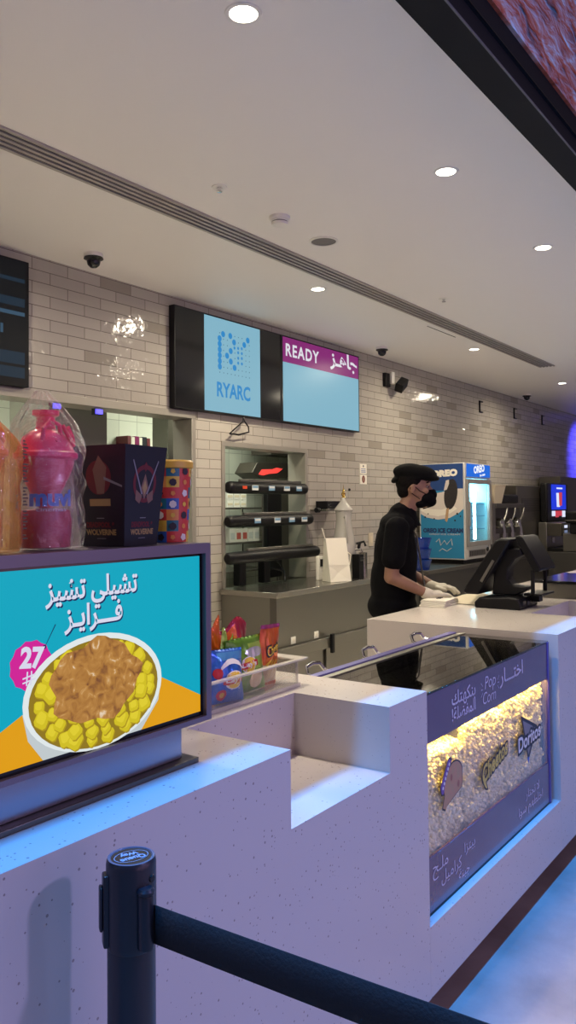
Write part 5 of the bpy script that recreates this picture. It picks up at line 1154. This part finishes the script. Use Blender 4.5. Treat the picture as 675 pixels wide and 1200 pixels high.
# lettering on the cap, read from behind the post
CF = lambda a: (lambda u, v, d: Vector((BX+u*math.cos(a)-v*math.sin(a), BY+u*math.sin(a)+v*math.cos(a), BZ-.0008+d)))
P('cap_letter', (.30, .38, .55), .4)
m = MB(); m.flat = True; a = PI+.0+yaw-PI/2+.62
A = CF(a); m.text('Queue', lambda u, v, d: A(u, v-.004-.0+.006, d), .018, 'cap_letter', .0004, .0006, width=.042); m.text('Way', lambda u, v, d: A(u, v-.014, d), .015, 'cap_letter', .0004, .0006, width=.030)
for k in range(40):
    q0, q1 = 2*PI*k/40, 2*PI*(k+1)/40
    m.quad([A(.0285*math.cos(q0), .021*math.sin(q0), .0004), A(.0285*math.cos(q1), .021*math.sin(q1), .0004), A(.0275*math.cos(q1), .020*math.sin(q1), .0004), A(.0275*math.cos(q0), .020*math.sin(q0), .0004)], 'cap_letter')
m.build('lettering', cp)
def clipper(ang, name, r0):
    d = Vector((math.cos(ang), math.sin(ang), 0)); n = Vector((-d.y, d.x, 0)); Mx = Matrix((d, n, Vector((0, 0, 1)))).transposed().to_4x4(); Mx.translation = Vector((BX, BY, 0))
    m = MB(); m.box(.034, .0455, -.012, .012, .905, 1.018, 'post_black', Mx); m.box(.0455, .051, -.009, .009, .93, 1.0, 'post_black', Mx); return m.build(name, hd, .003)
va = math.atan2(BY, BX)
clipper(va+PI/2+.15, 'belt_slot', 0); clipper(va+.5, 'belt_slot', 0)
m = MB(); ex, ey = BX-.010, BY-.043
m.lathe([(.001, .91), (.0125, .911), (.013, .915), (.013, .99), (.0125, .994), (.014, .996), (.014, 1.0), (.011, 1.004), (.001, 1.005)], (ex, ey, 0), 'post_black', 24); m.build('belt_end', hd)
m = MB(); m.lathe([(.006, 0), (.005, .003), (.001, .0035)], (BX+.006, BY-.0395, 1.012), 'black_gloss', 14, Matrix.Rotation(PI/2, 4, 'X')); m.build('screw', hd)
m = MB(); m.surf(lambda u, v: Vector((ex+.008+.062*u, ey-.006-1.5*u, .917+.06*v-.03*4*u*(1-u)*.15)), 24, 2, 'belt')
m.flat = True; b_ = m.build('belt', t); sd = b_.modifiers.new('thick', 'SOLIDIFY'); sd.thickness = .0016

# ------------------------------------------------------------------ light
w = bpy.data.worlds.new('lobby'); SC.world = w; w.use_nodes = True; bg = w.node_tree.nodes['Background']; bg.inputs[0].default_value = (.55, .43, .47, 1); bg.inputs[1].default_value = .22
def area(name, loc, target, sx, sy, e, col, spread=180):
    L = bpy.data.lights.new(name, 'AREA'); L.shape = 'RECTANGLE'; L.size = sx; L.size_y = sy; L.energy = e; L.color = col; L.spread = math.radians(spread)
    o = bpy.data.objects.new(name, L); COL.objects.link(o); o.location = loc; d = Vector(target)-Vector(loc); o.rotation_euler = d.to_track_quat('-Z', 'Y').to_euler(); return o
# blue line light high on the lobby wall, grazing the brick and the counter edge
L = bpy.data.lights.new('lobby_line_light', 'AREA'); o = bpy.data.objects.new('lobby_line_light', L); COL.objects.link(o); L.shape = 'RECTANGLE'; L.size = 16; L.size_y = .08; L.energy = 2300; L.color = (.02, .30, 1.)
o.location = (4, .648, 8)
# unseen violet fill panel added across the lobby and one violet ceiling spot behind the camera
area('lobby_fill_panel', (3.5, -6.5, 1.5), (3.5, 0, 1.5), 10, 2.4, 92, (1., .58, .96))
area('lobby_lamp', (2.4, -3., 3.4), (1.2, 1.1, .8), .22, .22, 26, (.55, .45, 1.), 120)
# blue wash on the far end of the tile wall
L = bpy.data.lights.new('blue_wash', 'SPOT'); L.energy = 900; L.color = (.06, .05, 1.); L.spot_size = math.radians(58); L.spot_blend = 1.; L.shadow_soft_size = .05
o = bpy.data.objects.new('blue_wash', L); COL.objects.link(o); o.location = (15.9, 3.2, 3.25); o.rotation_euler = (Vector((16.1, 4.565, 2.5))-Vector(o.location)).to_track_quat('-Z', 'Y').to_euler()

SC.view_settings.view_transform = 'Standard'; SC.view_settings.look = 'None'; SC.view_settings.gamma = 1; SC.view_settings.use_curve_mapping = False; SC.view_settings.exposure = 0
